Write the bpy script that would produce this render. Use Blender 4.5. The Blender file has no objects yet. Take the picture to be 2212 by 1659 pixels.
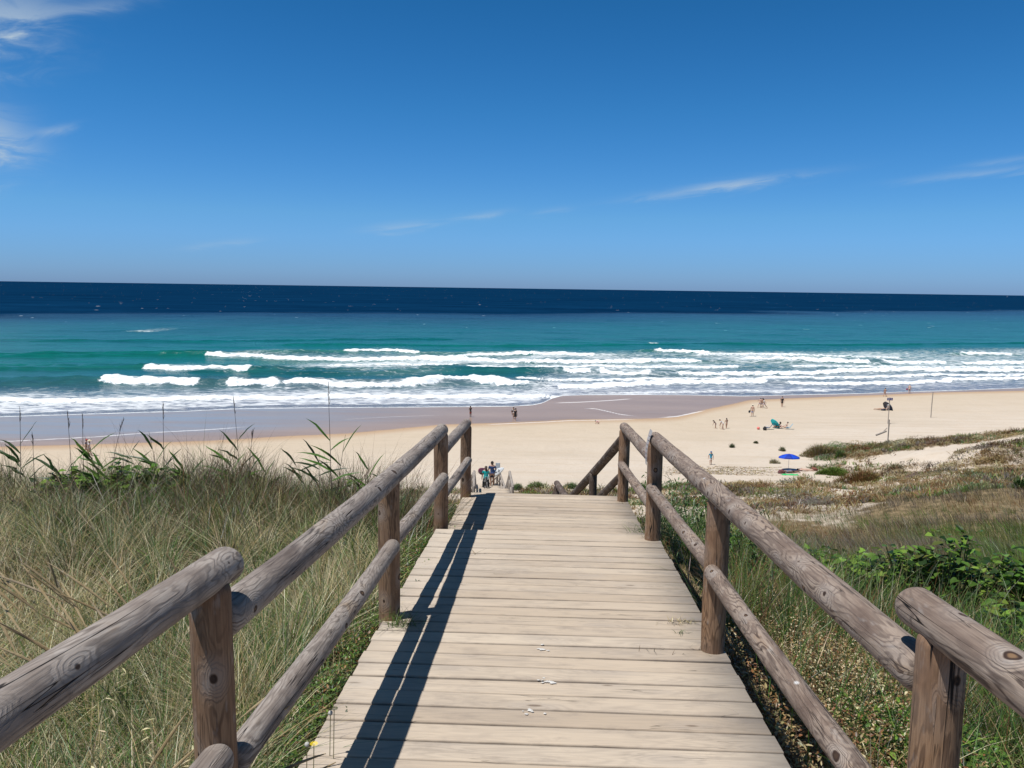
import bpy, bmesh, math, random
import numpy as np
from mathutils import Vector, Matrix

C = bpy.context.scene
COL = C.collection
R = math.radians
rng = np.random.default_rng(7)
random.seed(7)

# ------------------------------------------------------------------ camera
FPX, CXP, CYP = 1700.0, 1106.0, 829.5
ROLL, PITCH = math.atan(31 / 2212), math.atan(207 / FPX)
cam_d = bpy.data.cameras.new('camera')
cam = bpy.data.objects.new('camera', cam_d)
COL.objects.link(cam)
cam_d.sensor_width = 36.0
cam_d.lens = 36.0 * FPX / 2212.0
cam_d.clip_start = 0.05
cam_d.clip_end = 200000
mr = Matrix.Rotation(math.pi / 2 - PITCH, 4, 'X') @ Matrix.Rotation(ROLL, 4, 'Z')
cam.matrix_world = mr
C.camera = cam
C.render.resolution_x, C.render.resolution_y = 1024, 768

# ------------------------------------------------------------------ light
SUNDIR = Vector((0.33, 0.17, -1.0)).normalized()          # the way the light travels
EL = math.asin(-SUNDIR.z)
AZ = math.atan2(-SUNDIR.x, -SUNDIR.y)                     # from +Y towards +X
sd = bpy.data.lights.new('sun', 'SUN')
sd.energy = 5.0
sd.angle = R(0.53)
sd.color = (1.0, 0.975, 0.935)
sun = bpy.data.objects.new('sun', sd)
sun.rotation_euler = SUNDIR.to_track_quat('-Z', 'Y').to_euler()
COL.objects.link(sun)
C.view_settings.view_transform = 'Standard'
C.view_settings.look = 'None'
C.view_settings.gamma = 1
C.view_settings.use_curve_mapping = False
C.view_settings.exposure = -0.1
C.render.engine = 'CYCLES'
C.cycles.max_bounces = 6
C.cycles.transparent_max_bounces = 8

# ------------------------------------------------------------------ node helper
class NT:
    def __init__(s, tree):
        s.t = tree; s.n = tree.nodes; s.l = tree.links
    def node(s, typ, **kw):
        n = s.n.new(typ)
        ins = kw.pop('ins', {})
        for k, v in kw.items(): setattr(n, k, v)
        for k, v in ins.items(): s.put(n.inputs[k], v)
        return n
    def put(s, sock, v):
        if isinstance(v, bpy.types.NodeSocket): s.l.new(v, sock)
        elif isinstance(v, bpy.types.Node): s.l.new(v.outputs[0], sock)
        else:
            if isinstance(v, (tuple, list)) and len(v) == 3 and sock.type == 'RGBA': v = (*v, 1)
            sock.default_value = v
    def m(s, op, a, b=None, c=None, clamp=False):
        n = s.n.new('ShaderNodeMath'); n.operation = op; n.use_clamp = clamp
        s.put(n.inputs[0], a)
        if b is not None: s.put(n.inputs[1], b)
        if c is not None: s.put(n.inputs[2], c)
        return n.outputs[0]
    def mix(s, f, a, b, mode='MIX'):
        n = s.n.new('ShaderNodeMix'); n.data_type = 'RGBA'; n.blend_type = mode
        s.put(n.inputs[0], f); s.put(n.inputs[6], a); s.put(n.inputs[7], b)
        return n.outputs[2]
    def ramp(s, f, pts, interp='LINEAR'):
        n = s.n.new('ShaderNodeValToRGB'); cr = n.color_ramp; cr.interpolation = interp
        while len(cr.elements) < len(pts): cr.elements.new(0.5)
        for e, (p, c) in zip(cr.elements, pts):
            e.position = p
            e.color = (c, c, c, 1) if isinstance(c, (int, float)) else (*c[:3], 1)
        s.put(n.inputs[0], f)
        return n.outputs[0]
    def mapr(s, v, a, b, c=0.0, d=1.0, smooth=False):
        n = s.n.new('ShaderNodeMapRange'); n.clamp = True
        if smooth: n.interpolation_type = 'SMOOTHSTEP'
        for i, x in enumerate((v, a, b, c, d)): s.put(n.inputs[i], x)
        return n.outputs[0]
    def noise(s, vec, scale, detail=4, rough=0.55, dist=0.0):
        n = s.n.new('ShaderNodeTexNoise')
        if vec is not None: s.put(n.inputs['Vector'], vec)
        n.inputs['Scale'].default_value = scale; n.inputs['Detail'].default_value = detail
        n.inputs['Roughness'].default_value = rough; n.inputs['Distortion'].default_value = dist
        return n.outputs[0]
    def scale(s, vec, sc, off=(0, 0, 0)):
        n = s.n.new('ShaderNodeMapping')
        s.put(n.inputs[0], vec)
        n.inputs['Scale'].default_value = sc; n.inputs['Location'].default_value = off
        return n.outputs[0]

# ------------------------------------------------------------------ world: Nishita sky with thin cirrus
def pray(x, y):
    """unit-depth ray through a point of the photograph (2212 px wide scale)"""
    u = (x - CXP) / FPX; v = -(y - CYP) / FPX
    c, s = math.cos(ROLL), math.sin(ROLL)
    u2, v2 = u * c - v * s, u * s + v * c
    d = np.array([u2, math.cos(PITCH) + v2 * math.sin(PITCH), -math.sin(PITCH) + v2 * math.cos(PITCH)])
    return d / d[1]

w = bpy.data.worlds.new("World"); C.world = w; w.use_nodes = True
nt = NT(w.node_tree); w.node_tree.nodes.clear()
sky = nt.node('ShaderNodeTexSky', sky_type='NISHITA', sun_disc=False, sun_elevation=EL, sun_rotation=AZ,
              altitude=20.0, air_density=1.0, dust_density=0.25, ozone_density=2.6)
tc = nt.node('ShaderNodeTexCoord')
sep = nt.node('ShaderNodeSeparateXYZ', ins={0: tc.outputs['Generated']})
az = nt.m('ARCTAN2', sep.outputs[0], sep.outputs[1])
el = nt.m('ARCSINE', sep.outputs[2])
comb = nt.node('ShaderNodeCombineXYZ', ins={0: az, 1: el, 2: 0.0}).outputs[0]
def shared(th, sx_, sy_, seed):
    p = nt.m('ADD', nt.m('MULTIPLY', az, math.cos(th)), nt.m('MULTIPLY', el, math.sin(th)))
    q = nt.m('SUBTRACT', nt.m('MULTIPLY', el, math.cos(th)), nt.m('MULTIPLY', az, math.sin(th)))
    vec = nt.node('ShaderNodeCombineXYZ', ins={0: nt.m('MULTIPLY', p, sx_), 1: nt.m('MULTIPLY', q, sy_), 2: seed}).outputs[0]
    return nt.noise(vec, 14, 5, 0.62, 0.8)
NZ = [shared(0.14, 1.0, 6.0, 3.1), shared(0.12, 1.0, 3.0, 5.3)]
def streak(x0, y0, x1, y1, wid, amp, seed, str_=7.0):
    a = pray(x0, y0); b = pray(x1, y1)
    f = lambda d: (math.atan2(d[0], d[1]), math.asin(d[2] / np.linalg.norm(d)))
    (ax, ay), (bx, by) = f(a), f(b)
    mx, my = (ax + bx) / 2, (ay + by) / 2
    th = math.atan2(by - ay, bx - ax); L = math.hypot(bx - ax, by - ay) / 2
    wv = wid / FPX
    dx = nt.m('SUBTRACT', az, mx); dy = nt.m('SUBTRACT', el, my)
    p = nt.m('ADD', nt.m('MULTIPLY', dx, math.cos(th)), nt.m('MULTIPLY', dy, math.sin(th)))
    q = nt.m('SUBTRACT', nt.m('MULTIPLY', dy, math.cos(th)), nt.m('MULTIPLY', dx, math.sin(th)))
    n1 = NZ[1] if str_ < 6.5 else NZ[0]
    q2 = nt.m('ADD', q, nt.m('MULTIPLY', nt.m('SUBTRACT', n1, 0.5), wv * 3.4))
    e = nt.m('ADD', nt.m('POWER', nt.m('ABSOLUTE', nt.m('DIVIDE', p, L)), 2.5), nt.m('POWER', nt.m('ABSOLUTE', nt.m('DIVIDE', q2, wv)), 1.6))
    g = nt.m('EXPONENT', nt.m('MULTIPLY', e, -1.6))
    tex = nt.mapr(n1, 0.33, 0.68, 0.2, 1.0)
    return nt.m('MULTIPLY', nt.m('MULTIPLY', g, tex), amp)
cl = 0.0
for a in [(-260, 50, 150, 10, 62, .95, 1.3, 3.0), (-240, 275, 75, 300, 50, 1.3, 5.1, 3.2), (-150, 345, 60, 345, 22, .4, 7.7, 5.0),
          (60, 292, 175, 268, 8, .4, 9.2, 6), (60, 22, 340, -5, 16, .28, 2.2, 5), (380, 540, 560, 516, 9, .26, 3.4, 7), (770, 497, 960, 480, 10, .38, 4.4, 7),
          (960, 478, 1110, 456, 10, .40, 6.4, 7), (1140, 465, 1240, 448, 8, .22, 8.4, 7),
          (1340, 432, 1790, 368, 11, .46, 11.2, 7), (1480, 408, 1660, 384, 10, .35, 12.2, 7), (1930, 392, 2330, 350, 9, .34, 13.7, 7), (2060, 360, 2330, 325, 7, .25, 15.7, 7)]:
    cl = nt.m('ADD', streak(*a), cl)
cl = nt.m('MINIMUM', cl, 0.9)
# clear atlantic air: deepen the blue of the visible sky
hsv = nt.node('ShaderNodeHueSaturation', ins={'Hue': 0.5, 'Saturation': 1.28, 'Value': 1.0, 'Color': sky})
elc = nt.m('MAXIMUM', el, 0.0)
grade = nt.ramp(nt.mapr(elc, 0.0, 0.62), [(0.0, (.43, .78, 1.90)), (0.05, (.46, .86, 1.80)), (0.14, (.54, 1.0, 1.60)), (0.34, (.42, 1.0, 1.40)), (0.66, (.27, .88, 1.10)), (.82, (.42, .62, .62)), (1.0, (.50, .52, .46))])  # upper stops, above the view: dimmed and greyed to weaken blue fill in shadows
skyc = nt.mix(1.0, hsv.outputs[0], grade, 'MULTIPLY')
skyc = nt.mix(cl, skyc, (6.6, 8.1, 9.4))
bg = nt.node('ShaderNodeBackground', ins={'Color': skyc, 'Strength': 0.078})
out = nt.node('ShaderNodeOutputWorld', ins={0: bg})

# ------------------------------------------------------------------ generic helpers
def tag(o, label=None, cat=None, group=None, kind=None):
    if label: o['label'] = label
    if cat: o['category'] = cat
    if group: o['group'] = group
    if kind: o['kind'] = kind
    return o

def empty(name, loc=(0, 0, 0), rz=0.0, label=None, cat=None, group=None):
    o = bpy.data.objects.new(name, None); COL.objects.link(o)
    o.location = loc; o.rotation_euler = (0, 0, rz); o.empty_display_size = 0.2
    return tag(o, label, cat, group)

def link(name, me, mat=None, parent=None, smooth=False):
    if mat is not None: me.materials.append(mat)
    if smooth: me.polygons.foreach_set('use_smooth', [True] * len(me.polygons))
    o = bpy.data.objects.new(name, me); COL.objects.link(o)
    if parent is not None: o.parent = parent
    return o

def np_mesh(name, verts, quads=None, tris=None, cols=None, attrs=None):
    me = bpy.data.meshes.new(name)
    verts = np.asarray(verts, dtype=np.float32)
    me.vertices.add(len(verts)); me.vertices.foreach_set('co', verts.ravel())
    nq = 0 if quads is None else len(quads); ntr = 0 if tris is None else len(tris)
    idx = []
    if nq: idx.append(np.asarray(quads, dtype=np.int32).ravel())
    if ntr: idx.append(np.asarray(tris, dtype=np.int32).ravel())
    idx = np.concatenate(idx)
    me.loops.add(len(idx)); me.loops.foreach_set('vertex_index', idx)
    me.polygons.add(nq + ntr)
    starts = np.concatenate([np.arange(nq) * 4, nq * 4 + np.arange(ntr) * 3]).astype(np.int32)
    me.polygons.foreach_set('loop_start', starts)
    if cols is not None:
        a = me.color_attributes.new('Col', 'FLOAT_COLOR', 'POINT')
        cc = np.ones((len(verts), 4), dtype=np.float32); cc[:, :3] = cols
        a.data.foreach_set('color', cc.ravel())
    for k, v in (attrs or {}).items():
        a = me.attributes.new(k, 'FLOAT', 'POINT'); a.data.foreach_set('value', np.asarray(v, dtype=np.float32).ravel())
    me.update(calc_edges=True)
    return me

def bm_obj(name, bm, mat, parent=None, smooth=False):
    me = bpy.data.meshes.new(name); bm.to_mesh(me); bm.free()
    return link(name, me, mat, parent, smooth)

def add_box(bm, c, s, rot=None, taper=1.0):
    vs = []
    for z in (-.5, .5):
        k = taper if z > 0 else 1.0
        for x, y in ((-.5, -.5), (.5, -.5), (.5, .5), (-.5, .5)):
            v = Vector((x * s[0] * k, y * s[1] * k, z * s[2]))
            if rot is not None: v = rot @ v
            vs.append(bm.verts.new(v + Vector(c)))
    for f in ((0, 3, 2, 1), (4, 5, 6, 7), (0, 1, 5, 4), (1, 2, 6, 5), (2, 3, 7, 6), (3, 0, 4, 7)):
        bm.faces.new([vs[i] for i in f])

def add_tube(bm, pts, rads, n=8, cap=True):
    pts = [Vector(p) for p in pts]
    rings = []
    for i, p in enumerate(pts):
        d = (pts[min(i + 1, len(pts) - 1)] - pts[max(i - 1, 0)])
        if d.length < 1e-9: d = Vector((0, 0, 1))
        d.normalize()
        a = d.cross(Vector((0, 0, 1)) if abs(d.z) < .9 else Vector((1, 0, 0))).normalized(); b = d.cross(a)
        r = rads[i] if isinstance(rads, (list, tuple)) else rads
        rings.append([bm.verts.new(p + a * r * math.cos(t) + b * r * math.sin(t)) for t in [2 * math.pi * k / n for k in range(n)]])
    for i in range(len(rings) - 1):
        for k in range(n):
            bm.faces.new((rings[i][k], rings[i][(k + 1) % n], rings[i + 1][(k + 1) % n], rings[i + 1][k]))
    if cap:
        bm.faces.new(rings[0][::-1]); bm.faces.new(rings[-1])

def hash2(ix, iy, seed):
    h = (ix.astype(np.int64) * 374761393 + iy.astype(np.int64) * 668265263 + seed * 1442695041) & 0x7fffffff
    h = ((h ^ (h >> 13)) * 1274126177) & 0x7fffffff
    return ((h ^ (h >> 16)) & 0xffff) / 65535.0
def vnoise(x, y, seed=0):
    x = np.asarray(x, float); y = np.asarray(y, float)
    ix = np.floor(x); iy = np.floor(y); fx = x - ix; fy = y - iy
    fx = fx * fx * (3 - 2 * fx); fy = fy * fy * (3 - 2 * fy)
    a = hash2(ix, iy, seed); b = hash2(ix + 1, iy, seed); c = hash2(ix, iy + 1, seed); d = hash2(ix + 1, iy + 1, seed)
    return (a * (1 - fx) + b * fx) * (1 - fy) + (c * (1 - fx) + d * fx) * fy
def fbm(x, y, seed=0, oct=4):
    s = 0; a = .5; t = 0
    for i in range(oct):
        s = s + a * vnoise(x * 2 ** i, y * 2 ** i, seed + i * 17); t += a; a *= .5
    return s / t
def sst(e0, e1, x):
    t = np.clip((np.asarray(x, float) - e0) / (e1 - e0), 0, 1); return t * t * (3 - 2 * t)

SEA = -19.0
def at_z(x, y, z):
    d = pray(x, y); return d * (z / d[2])
def curve_of(pts, z=SEA):
    P = np.array([at_z(x, y, z)[:2] for x, y in pts]); P = P[np.argsort(P[:, 0])]
    s0 = .28
    xs = np.concatenate([[P[0, 0] - 3000], P[:, 0], [P[-1, 0] + 3000]])
    ys = np.concatenate([[P[0, 1] - 3000 * s0], P[:, 1], [P[-1, 1] + 3000 * s0]])
    return xs, ys

FRONT = curve_of([(0, 902), (225, 895), (400, 890), (500, 885), (700, 882), (900, 881), (1106, 879), (1150, 876.5), (1172, 872), (1192, 862), (1215, 856), (1260, 854.5), (1400, 854), (1480, 854.5), (1606, 857), (1706, 854.5), (1856, 851.5), (1956, 847.5), (2056, 845), (2212, 839)])
WET = curve_of([(0, 984), (237, 975), (440, 967), (643, 953), (749, 948), (950, 926), (1106, 920), (1226, 915), (1340, 913.5), (1406, 913), (1462, 909), (1500, 898), (1535, 888), (1580, 878), (1620, 867), (1706, 863), (1856, 857), (2050, 849), (2212, 846)])
def front(x): return np.interp(x, *FRONT)
def wet_y(x): return np.interp(x, *WET)

# ------------------------------------------------------------------ terrain height
PC = np.array([(-30, -1.6), (-5, -1.75), (0, -1.80), (2.7, -1.95), (6.3, -2.20), (8.7, -2.75), (9.6, -3.7), (11.5, -4.6), (14, -5.1), (22, -8.3), (30, -9.9), (38, -11.0), (41, -11.4), (50, -14.1), (56, -15.0), (64, -16.8), (72, -17.6), (85, -18.05), (95, -18.4)])
PR = np.array([(-30, -1.6), (0, -2.0), (4, -2.5), (8, -3.15), (12, -4.15), (20, -6.3), (30, -8.9), (45, -12.4), (60, -15.35), (70, -17.0), (78, -17.75), (85, -18.05), (95, -18.4)])
PL = np.array([(-30, -1.6), (0, -1.95), (3, -2.05), (6, -2.10), (8.2, -2.24), (9.2, -2.72), (11, -4.2), (15, -6.2), (22, -9), (30, -11), (41, -13.3), (50, -15.0), (64, -17.0), (72, -17.7), (85, -18.05), (95, -18.4)])
def terrain(x, y):
    x = np.asarray(x, float); y = np.asarray(y, float)
    zc = np.interp(y, PC[:, 0], PC[:, 1]); zr = np.interp(y, PR[:, 0], PR[:, 1]); zl = np.interp(y, PL[:, 0], PL[:, 1])
    xc = x - .0405 * y
    near = sst(30, 8, y)
    wr = sst(1.0, 3.5, xc) * near + (1 - near) * sst(2, 14, xc)
    wl = sst(-1.0, -3.0, xc) * near + (1 - near) * sst(-3, -12, xc)
    z = zc * (1 - wr - wl) + zr * wr + zl * wl
    n = fbm(x * .12, y * .12, 3) - .5
    z = z + n * 1.2 * sst(12, 25, y) * sst(76, 66, y) * sst(2, 10, np.abs(xc))
    z = z + (fbm(x * .7, y * .7, 9) - .5) * .22 * sst(1.1, 2.2, np.abs(xc - .04)) * sst(60, 20, y)
    # foredune on the right
    edge = 31 + 4 * (vnoise(y * .09, y * 0, 5) - .5)
    rdg = sst(edge, edge + 14, x) * sst(60, 74, y) * sst(98, 84, y + 0 * x)
    z = z + rdg * (1.75 + 1.0 * sst(44, 70, x) + 1.3 * (fbm(x * .16, y * .2, 21) - .5) + .5 * (vnoise(x * .4, y * .45, 8) - .5))
    rt = x / np.maximum(y, 5)
    z = z + 1.5 * sst(.42, .68, rt) * sst(16, 40, y) * sst(100, 88, y)
    # beach to the sea
    sh = front(x); b0 = 88.0 + .12 * x
    t = np.clip((y - b0) / np.maximum(sh - b0, 5), 0, 3)
    wt = np.clip((y - wet_y(x)) / 8.0, -1, 1)
    zb = -18.15 - .78 * np.minimum(t, 1.0) - .04 * np.maximum(y - sh, 0)
    m = sst(80, 96, y)
    z = z * (1 - m) + np.maximum(zb, -26) * m + m * sst(edge + 4, edge + 20, x) * sst(98, 84, y) * 1.2
    z = z + (fbm(x * .5, y * .5, 31) - .5) * .12 * sst(60, 75, y) * sst(0, 6, wet_y(x) - y)
    return z

def steps(lst):
    out = []
    for a, b, s0 in lst:
        n = max(1, int(round((b - a) / s0))); out.append(np.linspace(a, b, n, endpoint=False))
    return np.concatenate(out + [[lst[-1][1]]])
gx = steps([(-900, -160, 25), (-160, -70, 2.0), (-70, -15, .8), (-15, -5, .35), (-5, 6, .16), (6, 20, .35), (20, 90, .6), (90, 170, 2.0), (170, 1100, 30)])
gy = steps([(-60, -4, 4), (-4, 10, .16), (10, 30, .4), (30, 98, .6), (98, 136, .3), (136, 200, 1.5), (200, 460, 12)])
X, Y = np.meshgrid(gx, gy)
Z = terrain(X, Y)
nx, ny = len(gx), len(gy)
i0 = (np.arange(ny - 1)[:, None] * nx + np.arange(nx - 1)[None, :]).ravel()
quads = np.stack([i0, i0 + 1, i0 + nx + 1, i0 + nx], 1)
wetv = Y - wet_y(X)                       # metres past the wet line
# lines left by earlier swashes inside the wet zone: centre line curves
def near_line(X, Y, pts, wdt, taper=4.0):
    xs, ys = [], []
    P = np.array([at_z(x, y, SEA + .1)[:2] for x, y in pts]); P = P[np.argsort(P[:, 0])]
    f = np.interp(X, P[:, 0], P[:, 1])
    g = np.exp(-((Y - f) / wdt) ** 2)
    return g * sst(P[0, 0] - .1, P[0, 0] + taper, X) * sst(P[-1, 0] + .1, P[-1, 0] - taper, X)
sf = near_line(X, Y, [(-200, 990), (0, 966), (200, 953), (330, 942), (450, 935), (570, 925)], .35) * .9
sf += near_line(X, Y, [(700, 912), (850, 903), (985, 898)], .3) * .6
sf += near_line(X, Y, [(1241, 888), (1262, 885.5), (1285, 886), (1310, 892), (1340, 900), (1400, 908)], .55) * .9
sf += near_line(X, Y, [(1176, 872), (1230, 871), (1256, 870), (1320, 866), (1386, 860)], .4) * 1.0
sf += near_line(X, Y, [(1400, 910), (1462, 905), (1500, 896), (1540, 886)], .5) * .9
sf += near_line(X, Y, [(1020, 924.5), (1106, 920), (1226, 915), (1400, 912)], .3) * .8
# vegetation cover of the ground
def cover(x, y):
    """0 bare sand .. 1 fully grown over"""
    xc = x - .0405 * y
    n = fbm(x * .23, y * .19, 41, 5); n2 = fbm(x * .9, y * .8, 43, 3)
    base = sst(62, 52, y - .05 * np.clip(x, 0, 20))                             # the slope is grown over
    mid = .56 * sst(50, 58, y) * sst(70, 62, y - sst(20, 34, x) * 26)           # patchy below
    c = np.maximum(base * (.55 + .45 * sst(40, 20, y)), mid)
    c = c * 1.15 - .85 * np.clip(.62 - n, 0, 1) * sst(10, 40, y) * 1.8 + (n2 - .5) * .35 * sst(25, 50, y)
    ridge = sst(29, 38, x) * np.exp(-((y - 85 + .05 * (x - 40)) / 6.5) ** 2) * 1.15
    bare = sst(30, 42, x) * np.exp(-((y - 77 + 3 * (fbm(x * .1, y * .1, 77) - .5)) / 3.2) ** 2) * .55
    c = np.maximum(c, ridge - .18 * (n2 < .42)) - bare
    c = np.where((y > 68) & (x < 27 + (y - 72) * .5), -.2, c)
    c = c + .38 * sst(.42, .58, x / np.maximum(y, 5)) * sst(66, 58, y)
    return np.clip(c, 0, 1)
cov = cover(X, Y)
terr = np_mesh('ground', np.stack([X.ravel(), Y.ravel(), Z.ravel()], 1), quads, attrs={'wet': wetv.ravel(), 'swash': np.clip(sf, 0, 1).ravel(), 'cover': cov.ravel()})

def mat_new(name):
    m = bpy.data.materials.new(name); m.use_nodes = True; m.node_tree.nodes.clear()
    return m, NT(m.node_tree)
def finish(t, shader, disp=None):
    o = t.node('ShaderNodeOutputMaterial'); t.put(o.inputs[0], shader)
def attr(t, name): return t.node('ShaderNodeAttribute', attribute_name=name)
def bump(t, h, strength, dist=.01, normal=None):
    n = t.node('ShaderNodeBump', ins={'Strength': strength, 'Distance': dist, 'Height': h})
    if normal is not None: t.put(n.inputs['Normal'], normal)
    return n.outputs[0]
def pbr(t, color, rough, normal=None, spec=.5, **kw):
    n = t.node('ShaderNodeBsdfPrincipled', ins={'Base Color': color, 'Roughness': rough, 'Specular IOR Level': spec})
    if normal is not None: t.put(n.inputs['Normal'], normal)
    for k, v in kw.items(): t.put(n.inputs[k.replace('_', ' ')], v)
    return n.outputs[0]

# ---- sand
msand, t = mat_new('sand')
geo = t.node('ShaderNodeNewGeometry').outputs['Position']
n_big = t.noise(t.scale(geo, (.06, .14, .1)), 1.0, 5, .6)
n_mid = t.noise(t.scale(geo, (.5, 1.4, 1)), 1.0, 5, .6)
n_fine = t.noise(geo, 14, 3, .7)
dry = t.ramp(n_big, [(.3, (.56, .485, .395)), (.55, (.645, .565, .475)), (.75, (.56, .48, .385))])
dry = t.mix(t.mapr(n_mid, .35, .75, 0, .35), dry, (.60, .46, .33))
foot = t.noise(t.scale(geo, (1.6, 2.4, 1)), 1.3, 3, .6)
trk = t.noise(t.scale(geo, (.035, .9, 1)), 1.0, 3, .6, .6)
dry = t.mix(t.mapr(trk, .56, .64, 0, .30), dry, (.46, .36, .255))
dry = t.mix(t.mapr(foot, .58, .68, 0, .34), dry, (.44, .345, .255))
ftp = t.noise(t.scale(geo, (1.0, 1.3, 1), (9, 2, 0)), 2.4, 4, .75)
dry = t.mix(t.m('MULTIPLY', t.mapr(ftp, .60, .68, 0, .45), t.mapr(t.noise(t.scale(geo, (.04, .08, 1)), 1.0, 3, .6), .42, .6, .15, 1)), dry, (.36, .275, .20))
dry = t.mix(t.mapr(n_fine, .3, .8, 0, .25), dry, (.45, .34, .24))
wet = attr(t, 'wet').outputs['Fac']
wetn = t.m('ADD', wet, t.m('MULTIPLY', t.m('SUBTRACT', n_mid, .5), 1.4))
dry = t.mix(t.mapr(wet, -34, -6, 0, .75), dry, t.mix(t.mapr(n_mid, .3, .7), (.52, .42, .30), (.585, .48, .36)))
damp = t.mapr(wetn, -4.5, .2, 0, 1, True)
col = t.mix(damp, dry, (.47, .33, .215))
wetf = t.mapr(wetn, -.3, .9, 0, 1, True)
wetcol = t.ramp(t.noise(t.scale(geo, (.03, .16, 1)), 1.0, 4, .55), [(.3, (.30, .205, .145)), (.7, (.39, .275, .20))])
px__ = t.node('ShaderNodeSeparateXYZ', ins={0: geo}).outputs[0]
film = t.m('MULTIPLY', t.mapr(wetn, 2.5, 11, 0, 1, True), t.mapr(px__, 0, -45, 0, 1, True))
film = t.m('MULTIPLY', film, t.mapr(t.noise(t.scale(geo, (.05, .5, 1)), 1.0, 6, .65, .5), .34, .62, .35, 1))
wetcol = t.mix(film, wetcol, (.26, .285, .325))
wetcol = t.mix(t.mapr(t.noise(t.scale(geo, (.10, 1.1, 1), (4, 2, 0)), 1.0, 5, .65, .8), .60, .72, 0, .22), wetcol, (.50, .47, .46))
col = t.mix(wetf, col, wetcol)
cv = attr(t, 'cover').outputs['Fac']
cvn = t.m('ADD', cv, t.m('MULTIPLY', t.m('SUBTRACT', t.noise(geo, 1.7, 5, .7), .5), .7))
litter_shade = t.ramp(t.noise(geo, 3.0, 5, .7), [(.3, (.085, .07, .035)), (.5, (.20, .15, .085)), (.72, (.34, .25, .15))])
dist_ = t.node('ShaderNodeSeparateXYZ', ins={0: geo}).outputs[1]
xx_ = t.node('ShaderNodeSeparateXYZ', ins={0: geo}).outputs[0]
litter_shade = t.mix(t.m('MULTIPLY', t.mapr(dist_, 8.5, 14, .85, 0), t.mapr(xx_, -.5, .9, 1, .25)), litter_shade, (.040, .032, .018))  # near-left litter darkened, standing in for shade in the gaps between clumps
col = t.mix(t.mapr(cvn, .42, .62), col, litter_shade)
sw = attr(t, 'swash').outputs['Fac']
swn = t.mapr(t.m('ADD', sw, t.m('MULTIPLY', t.m('SUBTRACT', t.noise(t.scale(geo, (.6, 1.5, 1)), 2.2, 5, .7), .5), .7)), .30, .75, 0, .75)
swn = t.m('MULTIPLY', swn, t.mapr(sw, .05, .3))
col = t.mix(swn, col, (.85, .85, .85))
rg = t.mapr(wetf, 0, 1, .95, .28)
rg = t.m('MAXIMUM', rg, swn)
hgt = t.m('ADD', t.m('MULTIPLY', foot, .7), t.m('MULTIPLY', n_fine, .18))
nb = bump(t, hgt, t.mapr(wetf, 0, 1, .85, .03), .12)
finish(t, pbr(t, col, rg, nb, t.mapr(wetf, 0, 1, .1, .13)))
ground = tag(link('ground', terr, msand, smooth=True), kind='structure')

# ------------------------------------------------------------------ sea
sx = steps([(-60000, -8000, 8000), (-8000, -1200, 900), (-1200, -300, 50), (-300, -110, 4), (-110, 150, .7), (150, 340, 3), (340, 1500, 60), (1500, 8000, 900), (8000, 60000, 8000)])
ss = np.concatenate([[0, .25, .5, .8], np.arange(1.2, 120, .42), 120 + np.cumsum(np.geomspace(.6, 26, 90)), ])
ss = np.concatenate([ss, ss[-1] + np.cumsum(np.geomspace(30, 14000, 34))])
SX, SS = np.meshgrid(sx, ss)
LIN = lambda x: 127 + .29 * x
wf = sst(260, 40, SS)
SY = SS + wf * front(SX) + (1 - wf) * (127 + .29 * np.clip(SX, -420, 420) + .02 * SX * (np.abs(SX) > 420))
SZ = np.full_like(SX, SEA)
calm = sst(3000, 300, SS)
rip = (fbm(SX * .05, SY * .12, 51, 4) - .5) * .7 * sst(8, 60, SS) * sst(1500, 500, SS)
SZ = SZ + rip + .02 * sst(0, 3, SS) + .12 * sst(0, 20, SS)
foam = np.zeros_like(SX); lace = np.zeros_like(SX)
def wave(pts, amp=.8, fw=3.0, la=.7, lback=9.0, ext=0.0, white=1.0):
    """a breaking wave traced as a line across the sea: steep white face to the shore, laced foam behind"""
    global SZ, foam, lace
    P = np.array([at_z(x, y, SEA + .15)[:2] for x, y in pts]); P = P[np.argsort(P[:, 0])]
    xs = np.concatenate([[P[0, 0] - ext - 1], P[:, 0], [P[-1, 0] + ext + 1]])
    ys = np.concatenate([[P[0, 1] - (ext + 1) * .2], P[:, 1], [P[-1, 1] + (ext + 1) * .2]])
    wob = (vnoise(SX * .35, SX * 0 + pts[0][1], 61) - .5) * 1.8 + (vnoise(SX * .1, SX * 0 + pts[0][1], 62) - .5) * 2.5
    s = SY - np.interp(SX, xs, ys) + wob
    tap = sst(xs[0] - 4, xs[0] + 5, SX) * sst(xs[-1] + 4, xs[-1] - 5, SX)
    tapf = sst(P[0, 0] - .2, P[0, 0] + 1.5, SX) * sst(P[-1, 0] + .2, P[-1, 0] - 1.5, SX)
    am = amp * .72 * (.72 + .3 * vnoise(SX * .9, SX * 0 + pts[0][0], 64) + .3 * vnoise(SX * .12, SX * 0 + pts[0][0], 63))
    prof = np.where(s < 0, np.exp(-(s / 1.5) ** 2), np.exp(-(s / 4.2) ** 2))
    SZ = SZ + prof * am * tap
    fwn = fw * (.12 + .75 * vnoise(SX * .45, SX * 0 + pts[0][0] * .37, 67) ** 1.5)
    f = np.where(s < 0, np.exp(-(s / (1.3 + 1.1 * vnoise(SX * .8, SX * 0 + 3.3, 69))) ** 4), np.exp(-(s / (fwn + .3)) ** 2))
    foam = np.maximum(foam, f * tapf * white)
    tl = sst(P[0, 0] - 2, P[0, 0] + 8, SX) * sst(P[-1, 0] + 2, P[-1, 0] - 8, SX)
    lace = np.maximum(lace, np.where(s < 0, np.exp(-(s / 4) ** 2), np.exp(-(s / (lback * 1.1)) ** 2)) * la * tl)
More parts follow.
